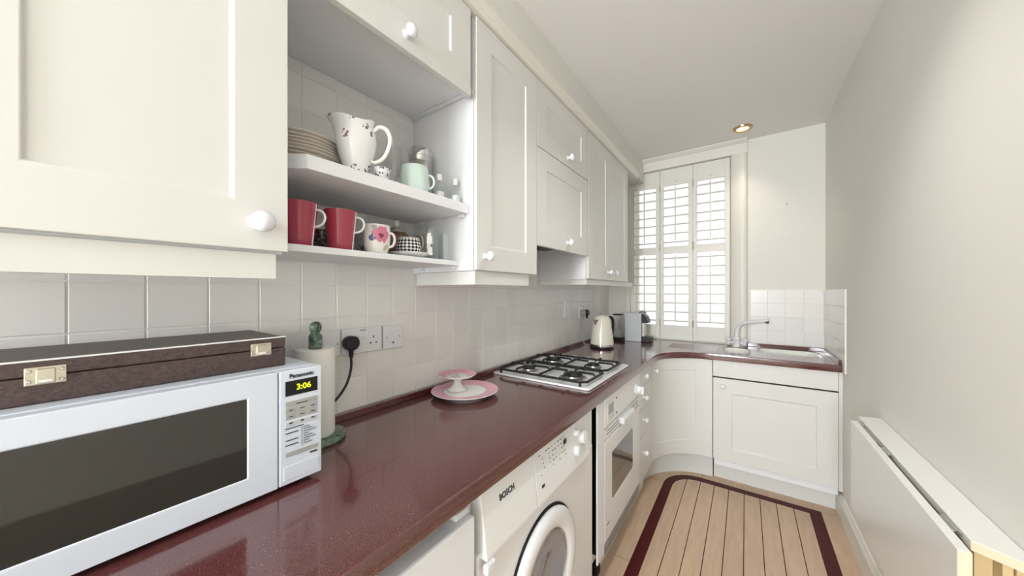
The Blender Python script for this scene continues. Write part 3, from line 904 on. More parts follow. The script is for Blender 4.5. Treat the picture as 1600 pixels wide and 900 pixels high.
# slotted strip with handle
build('gap_shadow', MB().box(-0.5295, -0.520, OV0 + 0.004, OV1 - 0.004, 0.712, 0.7175), 'dark', t)
vs2 = build('vent_strip', MB().box(-0.5295, -0.515, OV0, OV1, 0.662, 0.7115), 'appl', t, bev=0.002)
for z in (0.678, 0.692):
    for a0, a1 in ((1.475, 1.66), (1.835, 2.00)):
        build('slot', MB().box(-0.5155, -0.5142, a0, a1, z, z + 0.006), 'gray', vs2)
build('handle', MB().box(-0.515, -0.488, 1.645, 1.835, 0.674, 0.704), 'enamel', t, bev=0.006, seg=3)
od = MB().door(OV0 + 0.002, OV1 - 0.002, 0.205, 0.657, -0.5295, -0.513, (0.098, 0.135, 0.145, 0.082), LX, rec=0.004, ch=0.003)
d = build('oven_door', od, 'appl', t, bev=0.0025)
# glass window with cut corners
a0, a1, b0, b1 = 1.541, 1.897, 0.350, 0.572
cc = 0.03
gw = [(a0, b0), (a1 - cc, b0), (a1, b0 + cc), (a1, b1), (a0 + cc, b1), (a0, b1 - cc)]
build('door_window', MB().prism_axis(rrect(a0, a1, b0, b1, 0.022), -0.5172, -0.5145, lambda p, q, a: (a, p, q)), 'oglass', d)
build('brand_mark', MB().box(-0.5135, -0.5126, 1.470, 1.50, 0.268, 0.274), 'mprint', d)
build('lower_vent', MB().box(-0.5295, -0.517, OV0, OV1, 0.150, 0.200), 'appl', t, bev=0.002)
for k in range(4): build('vent_slat', MB().box(-0.5175, -0.511, OV0 + 0.004, OV1 - 0.006, 0.153 + k * 0.012, 0.159 + k * 0.012), 'steel', t, bev=0.001)
build('plinth', MB().box(-0.590, -0.574, 1.34, OV1, 0.0005, 0.149), 'cream', t)

# drawers
t = T('drawer_cabinet', 'cream drawer unit with four white knobs between oven and curved corner', 'cabinet', (-0.8, 2.2, 0))
build('body', MB().box(-1.07, -0.541, 2.036, 2.363, 0.12, 0.853), 'carc', t)
for z0, z1, zk in ((0.745, 0.852, 0.806), (0.603, 0.743, 0.672), (0.435, 0.601, 0.533), (0.168, 0.433, 0.328)):
    d = build('drawer', MB().box(-0.540, FX, 2.037, 2.362, z0, z1), 'cream', t, bev=0.0012)
    knob(d, (FX, 2.150, zk), (1, 0, 0), 0.95)
build('plinth', MB().box(-0.590, -0.574, 2.034, 2.372, 0.0005, 0.165), 'cream', t)

# curved corner cabinet
t = T('corner_cabinet', 'cream base cabinet with a concave curved door in the corner', 'cabinet', (-0.42, 2.62, 0))
def curved(z0, z1, r, back, th0=0, th1=90, fr=None, rec=0.006):
    ths = [th0 + (th1 - th0) * k / 30 for k in range(31)]
    zs = [z0, z1]
    if fr:
        e = 0.6
        ths = sorted(set([round(x, 4) for x in ths if not (abs(x - fr[0]) < e or abs(x - fr[1]) < e)] + [fr[0], fr[0] + e, fr[1] - e, fr[1]]))
        zs = [z0, fr[2], fr[2] + 0.004, fr[3] - 0.004, fr[3], z1]
    vs_ = []; fs = []
    nt_, nz = len(ths), len(zs)
    for layer in (0, 1):
        for z in zs:
            for a in ths:
                q = r
                if layer: q = back
                elif fr and fr[0] < a < fr[1] and fr[2] < z < fr[3]: q = r + rec
                an = math.radians(180 - a)
                vs_.append((ccx + q * math.cos(an), ccy + q * math.sin(an), z))
    id_ = lambda l, j, i: l * nt_ * nz + j * nt_ + i
    for l in (0, 1):
        for j in range(nz - 1):
            for i in range(nt_ - 1):
                fs.append((id_(l, j, i), id_(l, j, i + 1), id_(l, j + 1, i + 1), id_(l, j + 1, i)))
    for i in range(nt_ - 1):
        fs.append((id_(0, 0, i), id_(0, 0, i + 1), id_(1, 0, i + 1), id_(1, 0, i)))
        fs.append((id_(0, nz - 1, i), id_(0, nz - 1, i + 1), id_(1, nz - 1, i + 1), id_(1, nz - 1, i)))
    for j in range(nz - 1):
        for i in (0, nt_ - 1):
            fs.append((id_(0, j, i), id_(0, j + 1, i), id_(1, j + 1, i), id_(1, j, i)))
    return MB().add(vs_, fs)
d = build('curved_door', curved(0.168, 0.852, 0.330, 0.348, 0.6, 90, (20, 72, 0.262, 0.772)), 'cream', t, smooth=True, ang=25)
an = math.radians(180 - 9)
knob(d, (ccx + 0.330 * math.cos(an), ccy + 0.330 * math.sin(an), 0.786), (-math.cos(an), -math.sin(an), 0), 0.95)
build('plinth', curved(0.0005, 0.165, 0.402, 0.416, 2, 89.5), 'cream', t, smooth=True, ang=25)

# sink cabinet
SYF = -2.700
t = T('sink_cabinet', 'cream base cabinet under the sink with one wide panelled door', 'cabinet', (0.14, 2.95, 0))
build('body', MB().box(-0.178, 0.448, 2.721, 3.18, 0.12, 0.70), 'carc', t)
build('top_rail', MB().box(-0.186, 0.447, 2.700, 2.720, 0.742, 0.8555), 'cream', t, bev=0.001)
d = build('door', MB().door(-0.186, 0.447, 0.168, 0.732, -2.720, SYF, (0.108, 0.094, 0.088, 0.098), SY), 'cream', t, bev=0.0015)
knob(d, (-0.128, 2.700, 0.680), (0, -1, 0), 1.0)
build('plinth', MB().box(-0.188, 0.449, 2.790, 2.806, 0.0005, 0.167), 'cream', t)
build('filler_strip', MB().box(0.4495, 0.4675, 2.706, 2.724, 0.150, 0.8555), 'cream', t, bev=0.001)

# ================================================================== HOB
t = T('gas_hob', 'white four-burner gas hob with black cast iron pan supports', 'hob', (-0.82, 1.65, WT))
HX0, HX1, HY0, HY1 = -1.085, -0.550, 1.350, 1.948
build('plate', curve_mesh(rrect(HX0, HX1, HY0, HY1, 0.02), [], WT + 0.0005, WT + 0.010, 0.003), 'enamel', t, smooth=True, ang=40)
for cx, cy, r in ((-0.945, 1.490, 0.034), (-0.690, 1.490, 0.046), (-0.945, 1.760, 0.046), (-0.690, 1.755, 0.034)):
    b = build('burner', MB().lathe([(0, 0.010), (r * 1.5, 0.010), (r * 1.4, 0.013), (r * 0.9, 0.014), (r * 0.85, 0.022), (0, 0.022)], (cx, cy, WT), (0, 0, 1), 28), 'steel', t, smooth=True)
    build('burner_cap', MB().lathe([(0, 0.0225), (r, 0.0225), (r * 1.02, 0.028), (r * 0.9, 0.033), (0, 0.034)], (cx, cy, WT), (0, 0, 1), 28), 'iron', b, smooth=True)
zt = WT + 0.029
for y0, y1, cyy in ((1.366, 1.612, 1.490), (1.632, 1.878, 1.757)):
    x0, x1 = -1.062, -0.574
    q = 0.025
    fr_ = [(x0, y0 + q, zt), (x0 + q, y0, zt), (x1 - q, y0, zt), (x1, y0 + q, zt), (x1, y1 - q, zt), (x1 - q, y1, zt), (x0 + q, y1, zt), (x0, y1 - q, zt), (x0, y0 + q, zt)]
    g_ = build('pan_support', MB().tube(fr_, 0.0062, 8), 'iron', t, smooth=True)
    xm = (x0 + x1) / 2
    build('cross_bar', MB().tube([(xm, y0, zt), (xm, y1, zt)], 0.0058, 8), 'iron', g_, smooth=True)
    for cx in (-0.945, -0.690):
        for dx, dy in ((1, 0), (-1, 0), (0, 1), (0, -1)):
            if dx: e = (x1 if (dx > 0 and cx > xm) else x0 if (dx < 0 and cx < xm) else xm, cyy)
            else: e = (cx, y1 if dy > 0 else y0)
            st_ = (cx + dx * 0.030, cyy + dy * 0.030)
            k = 0.028
            pts = [(e[0], e[1], zt), (e[0] - dx * 0.012, e[1] - dy * 0.012, zt + 0.012), (st_[0], st_[1], zt + 0.012)]
            build('finger', MB().tube(pts, 0.0058, 6), 'iron', g_, smooth=True)
    for px, py in ((x0 + q, y0), (x1 - q, y0), (x0 + q, y1), (x1 - q, y1)):
        build('foot', MB().cyl((px, py, WT + 0.0101), (0, 0, 1), 0.006, 0.016, 8), 'iron', g_)
for x in (-0.965, -0.875, -0.785, -0.695):
    build('control_knob', MB().lathe([(0, 0.010), (0.019, 0.010), (0.018, 0.022), (0.013, 0.030), (0, 0.031)], (x, 1.915, WT), (0, 0, 1), 18), 'lgray', t, smooth=True)

# ================================================================== MICROWAVE
MX = -0.809
t = T('microwave_oven', 'white microwave oven with dark glass door and green clock digits', 'microwave', (-0.95, 0.12, WT))
ML, MR = -0.125, 0.372
build('case', MB().box(-1.085, MX - 0.026, ML + 0.004, MR - 0.004, 0.914, 1.160), 'mwave', t, bev=0.004)
dm = MB().door(ML, 0.2835, 0.912, 1.159, MX - 0.025, MX, (0.062, 0.052, 0.045, 0.042), LX, rec=0.003, ch=0.002)
d = build('door', dm, 'mwave', t, bev=0.003)
build('door_window', MB().box(MX - 0.0029, MX - 0.0015, ML + 0.064, 0.2315, 0.957, 1.117), 'dglass', d)
cpn = build('control_panel', MB().box(MX - 0.025, MX, 0.2852, MR, 0.912, 1.159), 'mwave', t, bev=0.003)
for x, y in ((-1.05, ML + 0.04), (-1.05, MR - 0.04), (-0.86, ML + 0.04), (-0.86, MR - 0.04)):
    build('foot', MB().cyl((x, y, WT + 0.0002), (0, 0, 1), 0.012, 0.0135, 12), 'black', t)
PX = MX
CF = lambda a0, b0: (lambda a, b, n: (PX + 0.0006 + n, a0 + a, b0 + b))
build('brand_lettering', text_mb('Panasonic', 0.0125, CF(0.329, 1.1455), 0.00035), 'print', cpn)
ds = build('display', MB().box(PX - 0.001, PX + 0.0008, 0.297, 0.362, 1.1035, 1.1355), 'disp', cpn)
build('clock_digits', text_mb('3:06', 0.0175, lambda a, b, n: (PX + 0.0012 + n, 0.333 + a, 1.1195 + b), 0.0004), 'digit', ds)
def pad(y0, y1, z0, z1, m='gray', nm='button'): return build(nm, MB().box(PX - 0.001, PX + 0.0012, y0, y1, z0, z1), m, cpn, bev=0.0005)
def dash(y0, y1, z, h=0.0018, m='print'): return build('print_mark', MB().box(PX - 0.0005, PX + 0.0016, y0, y1, z, z + h), m, cpn)
pad(0.297, 0.362, 1.0795, 1.0915); dash(0.318, 0.341, 1.083)
for r in range(2):
    for k in range(3):
        y0 = 0.297 + 0.0222 * k
        pad(y0, y0 + 0.0206, 1.0655 - r * 0.0135, 1.0782 - r * 0.0135)
        dash(y0 + 0.006, y0 + 0.015, 1.071 - r * 0.0135)
for k in range(3):
    y0 = 0.297 + 0.0222 * k
    pad(y0, y0 + 0.0206, 1.0375, 1.0475, 'lgray'); dash(y0 + 0.007, y0 + 0.014, 1.0425, 0.003)
dash(0.297, 0.333, 1.0325, 0.0014)
for k in range(8):
    z = 1.0275 - k * 0.0052
    dash(0.333, 0.344 + 0.014 * ((k * 7) % 3) / 2, z, 0.0014, 'mprint')
    if k in (1, 4, 6): dash(0.297, 0.322, z, 0.0016)
build('print_rule', MB().box(PX - 0.0005, PX + 0.0013, 0.3285, 0.3290, 0.988, 1.030), 'mprint', cpn)
for k in range(3):
    y0 = 0.297 + 0.0222 * k
    pad(y0, y0 + 0.0214, 0.9715, 0.9815)
dash(0.346, 0.361, 0.964, 0.003)
pad(0.294, 0.364, 0.922, 0.952, 'mwave', 'door_release')

# leatherette case on top
t = T('cutlery_case', 'dark brown grained leatherette case with two clasps on top of the microwave', 'case', (-0.98, 0.06, 1.160))
BX0, BX1, BY0, BY1 = -1.098, -0.872, -0.20, 0.321
build('case_base', MB().box(BX0, BX1, BY0, BY1, 1.1604, 1.2015), 'leather', t, bev=0.003)
lid = build('lid', MB().box(BX0, BX1, BY0, BY1, 1.2025, 1.2265), 'leather', t, bev=0.003)
build('edge_piping', MB().tube([(BX1 - 0.001, BY0, 1.2262), (BX1 - 0.001, BY1, 1.2262)], 0.0016, 8), 'china', lid)
for yc in (-0.001, 0.273):
    c = build('clasp', MB().box(BX1, BX1 + 0.0022, yc - 0.019, yc + 0.019, 1.1895, 1.2165), 'brass', t, bev=0.001)
    build('latch', MB().box(BX1 + 0.0022, BX1 + 0.006, yc - 0.009, yc + 0.009, 1.191, 1.2135), 'brass', c, bev=0.0015)
    build('latch_bar', MB().box(BX1 + 0.006, BX1 + 0.0085, yc - 0.006, yc + 0.006, 1.194, 1.1975), 'china', c, bev=0.0005)
    for dy in (-0.0145, 0.0145):
        for z in (1.195, 1.211): build('rivet', MB().lathe([(0, 0.0022), (0.0028, 0.0022), (0.0018, 0.0038), (0, 0.0042)], (BX1, yc + dy, z), (1, 0, 0), 10), 'chrome', c, smooth=True)

# paper towel holder
hx, hy = -1.022, 0.452
t = T('paper_towel_holder', 'green marble paper towel stand beside the microwave', 'paper towel holder', (hx, hy, WT))
build('base', MB().lathe([(0, 0.0006), (0.078, 0.0006), (0.080, 0.005), (0.078, 0.014), (0.070, 0.016), (0, 0.016)], (hx, hy, WT), (0, 0, 1), 40), 'marble', t, smooth=True)
build('post', MB().cyl((hx, hy, WT + 0.016), (0, 0, 1), 0.011, 0.25, 16), 'steel', t, smooth=True)
build('finial', MB().lathe([(0.0, 0.266), (0.0165, 0.266), (0.0175, 0.272), (0.0175, 0.303), (0.0125, 0.309), (0.0118, 0.312), (0.0155, 0.320), (0.0165, 0.328), (0.0145, 0.337), (0.008, 0.343), (0, 0.344)], (hx, hy, WT), (0, 0, 1), 28), 'marble', t, smooth=True, ang=50)
r_ = T('paper_towel_roll', 'white paper towel roll on the green marble stand', 'paper roll', (hx, hy, WT + 0.0165))
build('roll', MB().lathe([(0.018, 0.0168), (0.049, 0.0168), (0.050, 0.019), (0.050, 0.262), (0.049, 0.265), (0.018, 0.265), (0.018, 0.0168)], (hx, hy, WT), (0, 0, 1), 40), 'paper', r_, smooth=True, ang=50)

# ================================================================== SOCKETS
SX = XW + 0.0085
def plate(y0, y1, z0, z1, label, kind, cat='socket', grp='white electrical plates on the tiled wall'):
    t = T('wall_socket' if cat == 'socket' else 'wall_switch', label, cat, (SX, (y0 + y1) / 2, (z0 + z1) / 2), grp)
    build('faceplate', MB().box(SX, SX + 0.0095, y0, y1, z0, z1), 'white', t, bev=0.0015)
    f = SX + 0.0095
    def rocker(yc, zc, w=0.018, h=0.028): build('rocker', MB().prism_axis([(f - 0.001, zc - h / 2), (f + 0.0045, zc - h / 2), (f + 0.001, zc + h / 2), (f - 0.001, zc + h / 2)], yc - w / 2, yc + w / 2, lambda p, q, a: (p, a, q)), 'white', t, bev=0.0006)
    def screw(yc, zc): build('screw', MB().cyl((f - 0.0008, yc, zc), (1, 0, 0), 0.0034, 0.0012, 10), 'gray', t)
    def hole(yc, zc, w=0.005, h=0.007): build('pin_hole', MB().box(f - 0.001, f + 0.0004, yc - w / 2, yc + w / 2, zc - h / 2, zc + h / 2), 'dark', t)
    ym, zm = (y0 + y1) / 2, (z0 + z1) / 2
    if kind == 'switch':
        rocker(ym - 0.008, zm + 0.008); screw(y1 - 0.012, zm - 0.004)
    if kind == 'double':
        for s in (-1, 1):
            yc = ym + s * 0.040
            rocker(ym + s * 0.012, z1 - 0.024, 0.014, 0.022)
            hole(yc, zm + 0.008, 0.004, 0.008); hole(yc - 0.011, zm - 0.014, 0.007, 0.004); hole(yc + 0.011, zm - 0.014, 0.007, 0.004)
        build('plate_emblem', MB().box(f - 0.0005, f + 0.0006, ym - 0.012, ym + 0.012, z1 - 0.010, z1 - 0.007), 'mprint', t)
    if kind == 'spur':
        screw(y0 + 0.014, zm); screw(y1 - 0.014, zm); hole(ym, zm - 0.022, 0.006, 0.006)
        build('fuse_carrier', MB().box(f - 0.0005, f + 0.002, ym - 0.013, ym + 0.013, zm - 0.010, zm + 0.016), 'white', t, bev=0.0006)
    return t
plate(0.392, 0.474, 1.120, 1.204, 'white wall switch partly hidden behind the green paper towel stand', 'switch', 'switch')
plate(0.484, 0.566, 1.119, 1.204, 'white wall switch between the paper towel stand and the double socket', 'switch', 'switch')
plate(0.570, 0.718, 1.117, 1.204, 'white double socket holding the black plug', 'double')
plate(0.724, 0.808, 1.115, 1.202, 'white fused spur plate to the right of the double socket', 'spur', 'switch')
plate(2.235, 2.330, 1.135, 1.262, 'white wall switch on the tiles behind the hob, left of the kettle', 'switch', 'switch')
t = plate(2.500, 2.650, 1.112, 1.215, 'white double socket behind the kettle with two plugs in it', 'double')
def plug(y, z, label, m, grp=None):
    f = SX + 0.0105
    t = T('electric_plug', label, 'plug', (f, y, z), grp)
    build('plug_body', MB().prism_axis(rrect(y - 0.025, y + 0.025, z - 0.025, z + 0.023, 0.0225), f, f + 0.030, lambda p, q, a: (a, p, q)), m, t, bev=0.006, seg=3)
    build('cord_grip', MB().lathe([(0, 0), (0.009, 0), (0.006, 0.028), (0, 0.028)], (f + 0.016, y, z - 0.022), (0, 0, -1), 12), m, t, smooth=True)
    return t
def cable(name, label, pts, r, m):
    P = [Vector(p) for p in pts]; out = []
    for i in range(len(P) - 1):
        p0, p1, p2, p3 = P[max(i - 1, 0)], P[i], P[i + 1], P[min(i + 2, len(P) - 1)]
        for k in range(6):
            u = k / 6
            out.append(0.5 * ((2 * p1) + (-p0 + p2) * u + (2 * p0 - 5 * p1 + 4 * p2 - p3) * u * u + (-p0 + 3 * p1 - 3 * p2 + p3) * u ** 3))
    out.append(P[-1])
    return tag(build(name, MB().tube(out, r, 8), m, None, smooth=True, origin=pts[-1]), label, 'cable')
plug(0.592, 1.158, 'black plug in the double socket beside the microwave', 'black')
fx = SX + 0.0265
cable('power_cable', 'black cable hanging from the plug behind the paper towel roll', [(fx, 0.592, 1.107), (fx + 0.002, 0.590, 1.07), (fx + 0.004, 0.572, 1.02), (fx, 0.535, 0.975), (fx - 0.010, 0.49, 0.95), (-1.096, 0.43, 0.94), (-1.0955, 0.36, 0.938)], 0.0042, 'black')
plug(2.535, 1.158, 'grey plug in the far double socket, left of the pair behind the kettle', 'gray', 'plugs behind the kettle')
plug(2.615, 1.158, 'black plug in the far double socket, right of the pair behind the kettle', 'black', 'plugs behind the kettle')
cable('power_cable', 'grey cable running down the tiles behind the kettle', [(fx, 2.535, 1.107), (fx, 2.532, 1.05), (fx + 0.005, 2.525, 0.96), (-1.07, 2.522, 0.912), (-1.04, 2.53, 0.905), (-1.005, 2.50, 0.9045)], 0.004, 'gray')

# ================================================================== CAKE PLATES
def lathe_thing(name, label, cat, loc, prof, m, grp=None, seg=40, solid=0, rz=0):
    t = T(name, label, cat, loc, grp, rz)
    return t
cx_, cy_ = -0.958, 1.012
t = T('cake_plate', 'large pink and white cake plate lying on the worktop before the hob', 'plate', (cx_, cy_, WT))
mb = MB()
mb.lathe([(0, 0.0006), (0.085, 0.0006), (0.088, 0.008), (0.125, 0.014), (0.137, 0.0215), (0.139, 0.0225), (0.138, 0.0240)], (cx_, cy_, WT), (0, 0, 1), 56)
build('plate_body', mb, 'china', t, smooth=True)
build('pink_rim', MB().lathe([(0.138, 0.0240), (0.122, 0.0205), (0.096, 0.0180), (0.086, 0.0172)], (cx_, cy_, WT), (0, 0, 1), 56), 'pink', t, smooth=True)
build('white_centre', MB().lathe([(0.086, 0.0172), (0.06, 0.0165), (0, 0.0165)], (cx_, cy_, WT), (0, 0, 1), 56), 'china', t, smooth=True)
sx_, sy_ = -0.990, 1.000
t = T('cake_stand', 'small pink and white pedestal cake stand standing on the large pink plate', 'cake stand', (sx_, sy_, WT + 0.017))
z0 = WT + 0.0178
build('pedestal', MB().lathe([(0, 0.0), (0.040, 0.0), (0.041, 0.004), (0.032, 0.010), (0.021, 0.020), (0.015, 0.035), (0.017, 0.048), (0.030, 0.054), (0, 0.054)], (sx_, sy_, z0), (0, 0, 1), 36), 'china', t, smooth=True)
build('dish', MB().lathe([(0.0, 0.0542), (0.030, 0.0542), (0.066, 0.0575), (0.079, 0.0665), (0.0775, 0.068)], (sx_, sy_, z0), (0, 0, 1), 44), 'china', t, smooth=True)
build('pink_rim', MB().lathe([(0.0775, 0.068), (0.066, 0.0605), (0.046, 0.0585)], (sx_, sy_, z0), (0, 0, 1), 44), 'pink', t, smooth=True)
build('white_centre', MB().lathe([(0.046, 0.0585), (0, 0.0578)], (sx_, sy_, z0), (0, 0, 1), 44), 'sprig2', t, smooth=True)

# ================================================================== KETTLE AND COFFEE MACHINE
kx, ky = -0.905, 2.478
RV = Vector((math.cos(YAW), math.sin(YAW), 0))
t = T('electric_kettle', 'cream electric kettle with chrome base beside the coffee machine', 'kettle', (kx, ky, WT))
build('base', MB().lathe([(0, 0.0006), (0.088, 0.0006), (0.090, 0.006), (0.086, 0.016), (0, 0.016)], (kx, ky, WT), (0, 0, 1), 36), 'black', t, smooth=True)
build('chrome_band', MB().lathe([(0, 0.0165), (0.088, 0.0165), (0.087, 0.030), (0, 0.030)], (kx, ky, WT), (0, 0, 1), 36), 'chrome', t, smooth=True)
build('body', MB().lathe([(0, 0.0305), (0.0875, 0.0305), (0.085, 0.06), (0.078, 0.12), (0.069, 0.175), (0.060, 0.215), (0.058, 0.222), (0, 0.222)], (kx, ky, WT), (0, 0, 1), 40), 'kettle', t, smooth=True)
ldk = build('lid', MB().lathe([(0.058, 0.2225), (0.054, 0.236), (0.042, 0.247), (0.02, 0.252), (0, 0.253)], (kx, ky, WT), (0, 0, 1), 36), 'kettle', t, smooth=True)
build('lid_knob', MB().lathe([(0, 0.252), (0.008, 0.252), (0.011, 0.262), (0.006, 0.268), (0, 0.269)], (kx, ky, WT), (0, 0, 1), 16), 'chrome', ldk, smooth=True)
sd = Vector((-0.45, -0.89, 0)); sp_ = Vector((kx, ky, WT + 0.2)) + sd * 0.055
build('spout', MB().add([sp_ + Vector((-0.89, 0.45, 0)) * 0.024 + Vector((0, 0, 0.018)), sp_ - Vector((-0.89, 0.45, 0)) * 0.024 + Vector((0, 0, 0.018)), sp_ + sd * 0.034 + Vector((0, 0, 0.022)), sp_ + sd * 0.012 + Vector((0, 0, -0.045))], [(0, 1, 2), (0, 2, 3), (1, 3, 2), (0, 3, 1)]), 'chrome', t, bev=0.002)
hd_ = -sd
hp = [Vector((kx, ky, WT)) + hd_ * a + Vector((0, 0, b)) for a, b in ((0.05, 0.222), (0.08, 0.232), (0.105, 0.222), (0.115, 0.19), (0.113, 0.13), (0.105, 0.09), (0.082, 0.075))]
build('handle', MB().stube(hp, [0.008, 0.010, 0.011, 0.011, 0.010, 0.009, 0.007], 10), 'black', t, smooth=True)

t = T('coffee_machine', 'pale grey pod coffee machine with black head and clear water tank by the window', 'coffee machine', (-0.80, 2.97, WT))
build('body', MB().box(-0.868, -0.728, 2.935, 3.055, WT + 0.0006, WT + 0.245), 'lgray', t, bev=0.004)
build('brew_head', MB().prism_axis([(-0.7275, 1.065), (-0.7275, 1.140), (-0.712, 1.138), (-0.690, 1.118), (-0.676, 1.075), (-0.676, 1.062)], 2.945, 3.045, lambda p, q, a: (p, a, q)), 'black', t, bev=0.003)
build('lever', MB().tube([(-0.76, 2.995, 1.146), (-0.725, 2.995, 1.158), (-0.700, 2.995, 1.150)], 0.008, 8), 'chrome', t, smooth=True)
build('column', MB().box(-0.7275, -0.708, 2.960, 3.03, 0.945, 1.064), 'steel', t, bev=0.003)
build('drip_tray', MB().box(-0.7275, -0.655, 2.940, 3.05, WT + 0.0006, 0.944), 'black', t, bev=0.004)
tk = build('water_tank', MB().prism(rrect(-0.962, -0.895, 2.905, 2.985, 0.018), WT + 0.030, WT + 0.222), 'glass', t)
build('tank_lid', MB().prism(rrect(-0.966, -0.889, 2.900, 2.990, 0.018), WT + 0.2225, WT + 0.234), 'black', tk, bev=0.002)
build('tank_tube', MB().box(-0.940, -0.925, 2.990, 3.000, WT + 0.09, WT + 0.18), 'gray', tk)
build('tank_base', MB().prism(rrect(-0.968, -0.869, 2.900, 2.990, 0.018), WT + 0.0006, WT + 0.0295), 'black', t, bev=0.002)

# ================================================================== CROCKERY ON THE SHELVES
def mug(name, label, cat, loc, prof, m, hm, hz0, hz1, hr, hout, ang, grp=None, rimm=None, line=False):
    """prof: outside profile bottom to rim ; handle in local +X, rotated by ang"""
    t = T(name, label, cat, loc, grp, ang)
    th = 0.003
    inner = [(max(r - th, 0), h) for r, h in prof[::-1]]
    inner[-1] = (max(prof[0][0] - th, 0), prof[0][1] + 0.004)
    build('cup', MB().lathe([(0, 0)] + prof + inner + [(0, 0.004)], seg=36), m, t, smooth=True, world=False)
    def rad(z):
        for (r0, h0), (r1, h1) in zip(prof, prof[1:]):
            if h0 <= z <= h1 and h1 > h0: return r0 + (r1 - r0) * (z - h0) / (h1 - h0)
        return prof[-1][0]
    ra, rb = rad(hz1) - 0.001, rad(hz0) - 0.001
    pts = []
    for k in range(13):
        u = k / 12
        a = math.pi * u
        z = hz1 + (hz0 - hz1) * (1 - math.cos(a)) / 2
        pts.append((ra + (rb - ra) * u + hout * math.sin(a) ** 0.8, 0, z))
    build('handle', MB().stube(pts, hr, 8), hm, t, smooth=True, world=False)
    if line: build('seam_line', MB().tube([(rad(h) + 0.0004, 0, h) for h in (0.003, 0.03, 0.06, prof[-1][1] - 0.002)], 0.0016, 6), hm, t, smooth=True, world=False)
    return t
ZL = 1.4420; ZU = 1.6405
RA = math.radians(38)
pm_ = [(0.0295, 0), (0.031, 0.002), (0.036, 0.05), (0.041, 0.100), (0.0415, 0.108)]
mug('coffee_mug', 'rose-pink mug with cream handle, nearest the big cabinet door', 'mug', (-0.905, 0.362, ZL), pm_, 'pinkmug', 'china', 0.050, 0.092, 0.0030, 0.026, RA, 'rose-pink mugs on the lower shelf', line=True)
mug('coffee_mug', 'rose-pink mug with cream handle, beside the white flowered mug', 'mug', (-0.905, 0.465, ZL), pm_, 'pinkmug', 'china', 0.050, 0.092, 0.0030, 0.026, RA, 'rose-pink mugs on the lower shelf', line=True)
mug('coffee_mug', 'white mug printed with a large pink flower', 'mug', (-0.900, 0.571, ZL), [(0.026, 0), (0.030, 0.003), (0.037, 0.025), (0.0385, 0.05), (0.0375, 0.085)], 'flower', 'china', 0.022, 0.064, 0.0038, 0.016, RA)
mug('tea_cup', 'dark patterned cup behind the two rose-pink mugs', 'cup', (-1.020, 0.470, ZL), [(0.022, 0), (0.026, 0.003), (0.038, 0.03), (0.042, 0.066)], 'darkpat', 'china', 0.02, 0.05, 0.003, 0.014, 2.4)
mug('tea_cup', 'grey floral cup behind the white flowered mug', 'cup', (-0.990, 0.600, ZL), [(0.024, 0), (0.028, 0.003), (0.040, 0.03), (0.043, 0.072)], 'sprig2', 'china', 0.02, 0.05, 0.003, 0.014, 2.0)
# saucer and lattice bowl
px, py = -0.920, 0.700
sa = T('saucer', 'white saucer with dark edging under the black lattice bowl', 'saucer', (px, py, ZL))
build('dish', MB().lathe([(0, 0), (0.034, 0), (0.036, 0.003), (0.060, 0.010), (0.066, 0.016), (0.065, 0.0172), (0.045, 0.011), (0.030, 0.0072), (0, 0.0072)], seg=40), 'china', sa, smooth=True, world=False)
lb = T('lattice_bowl', 'black and white lattice patterned bowl on the saucer', 'bowl', (px, py, ZL + 0.0076))
build('bowl', MB().lathe([(0, 0), (0.028, 0), (0.038, 0.012), (0.041, 0.028), (0.037, 0.048), (0.034, 0.056), (0.032, 0.056), (0.035, 0.046), (0.038, 0.028), (0.026, 0.006), (0, 0.005)], seg=40), 'lattice', lb, smooth=True, world=False)
build('gilt_rim', MB().lathe([(0.0315, 0.0562), (0.0345, 0.0562), (0.0345, 0.0585), (0.0315, 0.0585), (0.0315, 0.0562)], seg=40), 'china', lb, smooth=True, world=False)
# brown teapot behind
tp = T('teapot', 'small brown and gold teapot behind the black lattice bowl', 'teapot', (-1.040, 0.738, ZL), None, RA)
build('body', MB().lathe([(0, 0), (0.030, 0), (0.046, 0.018), (0.052, 0.042), (0.046, 0.066), (0.028, 0.080), (0, 0.082)], seg=36), 'redbr', tp, smooth=True, world=False)
lidp = build('lid', MB().lathe([(0.028, 0.0805), (0.026, 0.088), (0.012, 0.096), (0, 0.097)], seg=28), 'brass', tp, smooth=True, world=False)
build('lid_knob', MB().lathe([(0, 0.096), (0.004, 0.097), (0.0095, 0.106), (0.008, 0.114), (0, 0.118)], seg=16), 'china', lidp, smooth=True, world=False)
build('spout', MB().stube([(-0.045, 0, 0.035), (-0.066, 0, 0.05), (-0.076, 0, 0.078), (-0.088, 0, 0.096)], [0.013, 0.010, 0.007, 0.006], 10), 'redbr', tp, smooth=True, world=False)
build('handle', MB().stube([(0.046, 0, 0.068), (0.068, 0, 0.074), (0.078, 0, 0.055), (0.07, 0, 0.032), (0.050, 0, 0.026)], 0.0042, 8), 'brass', tp, smooth=True, world=False)

tp.scale = (1.22, 1.22, 1.28)

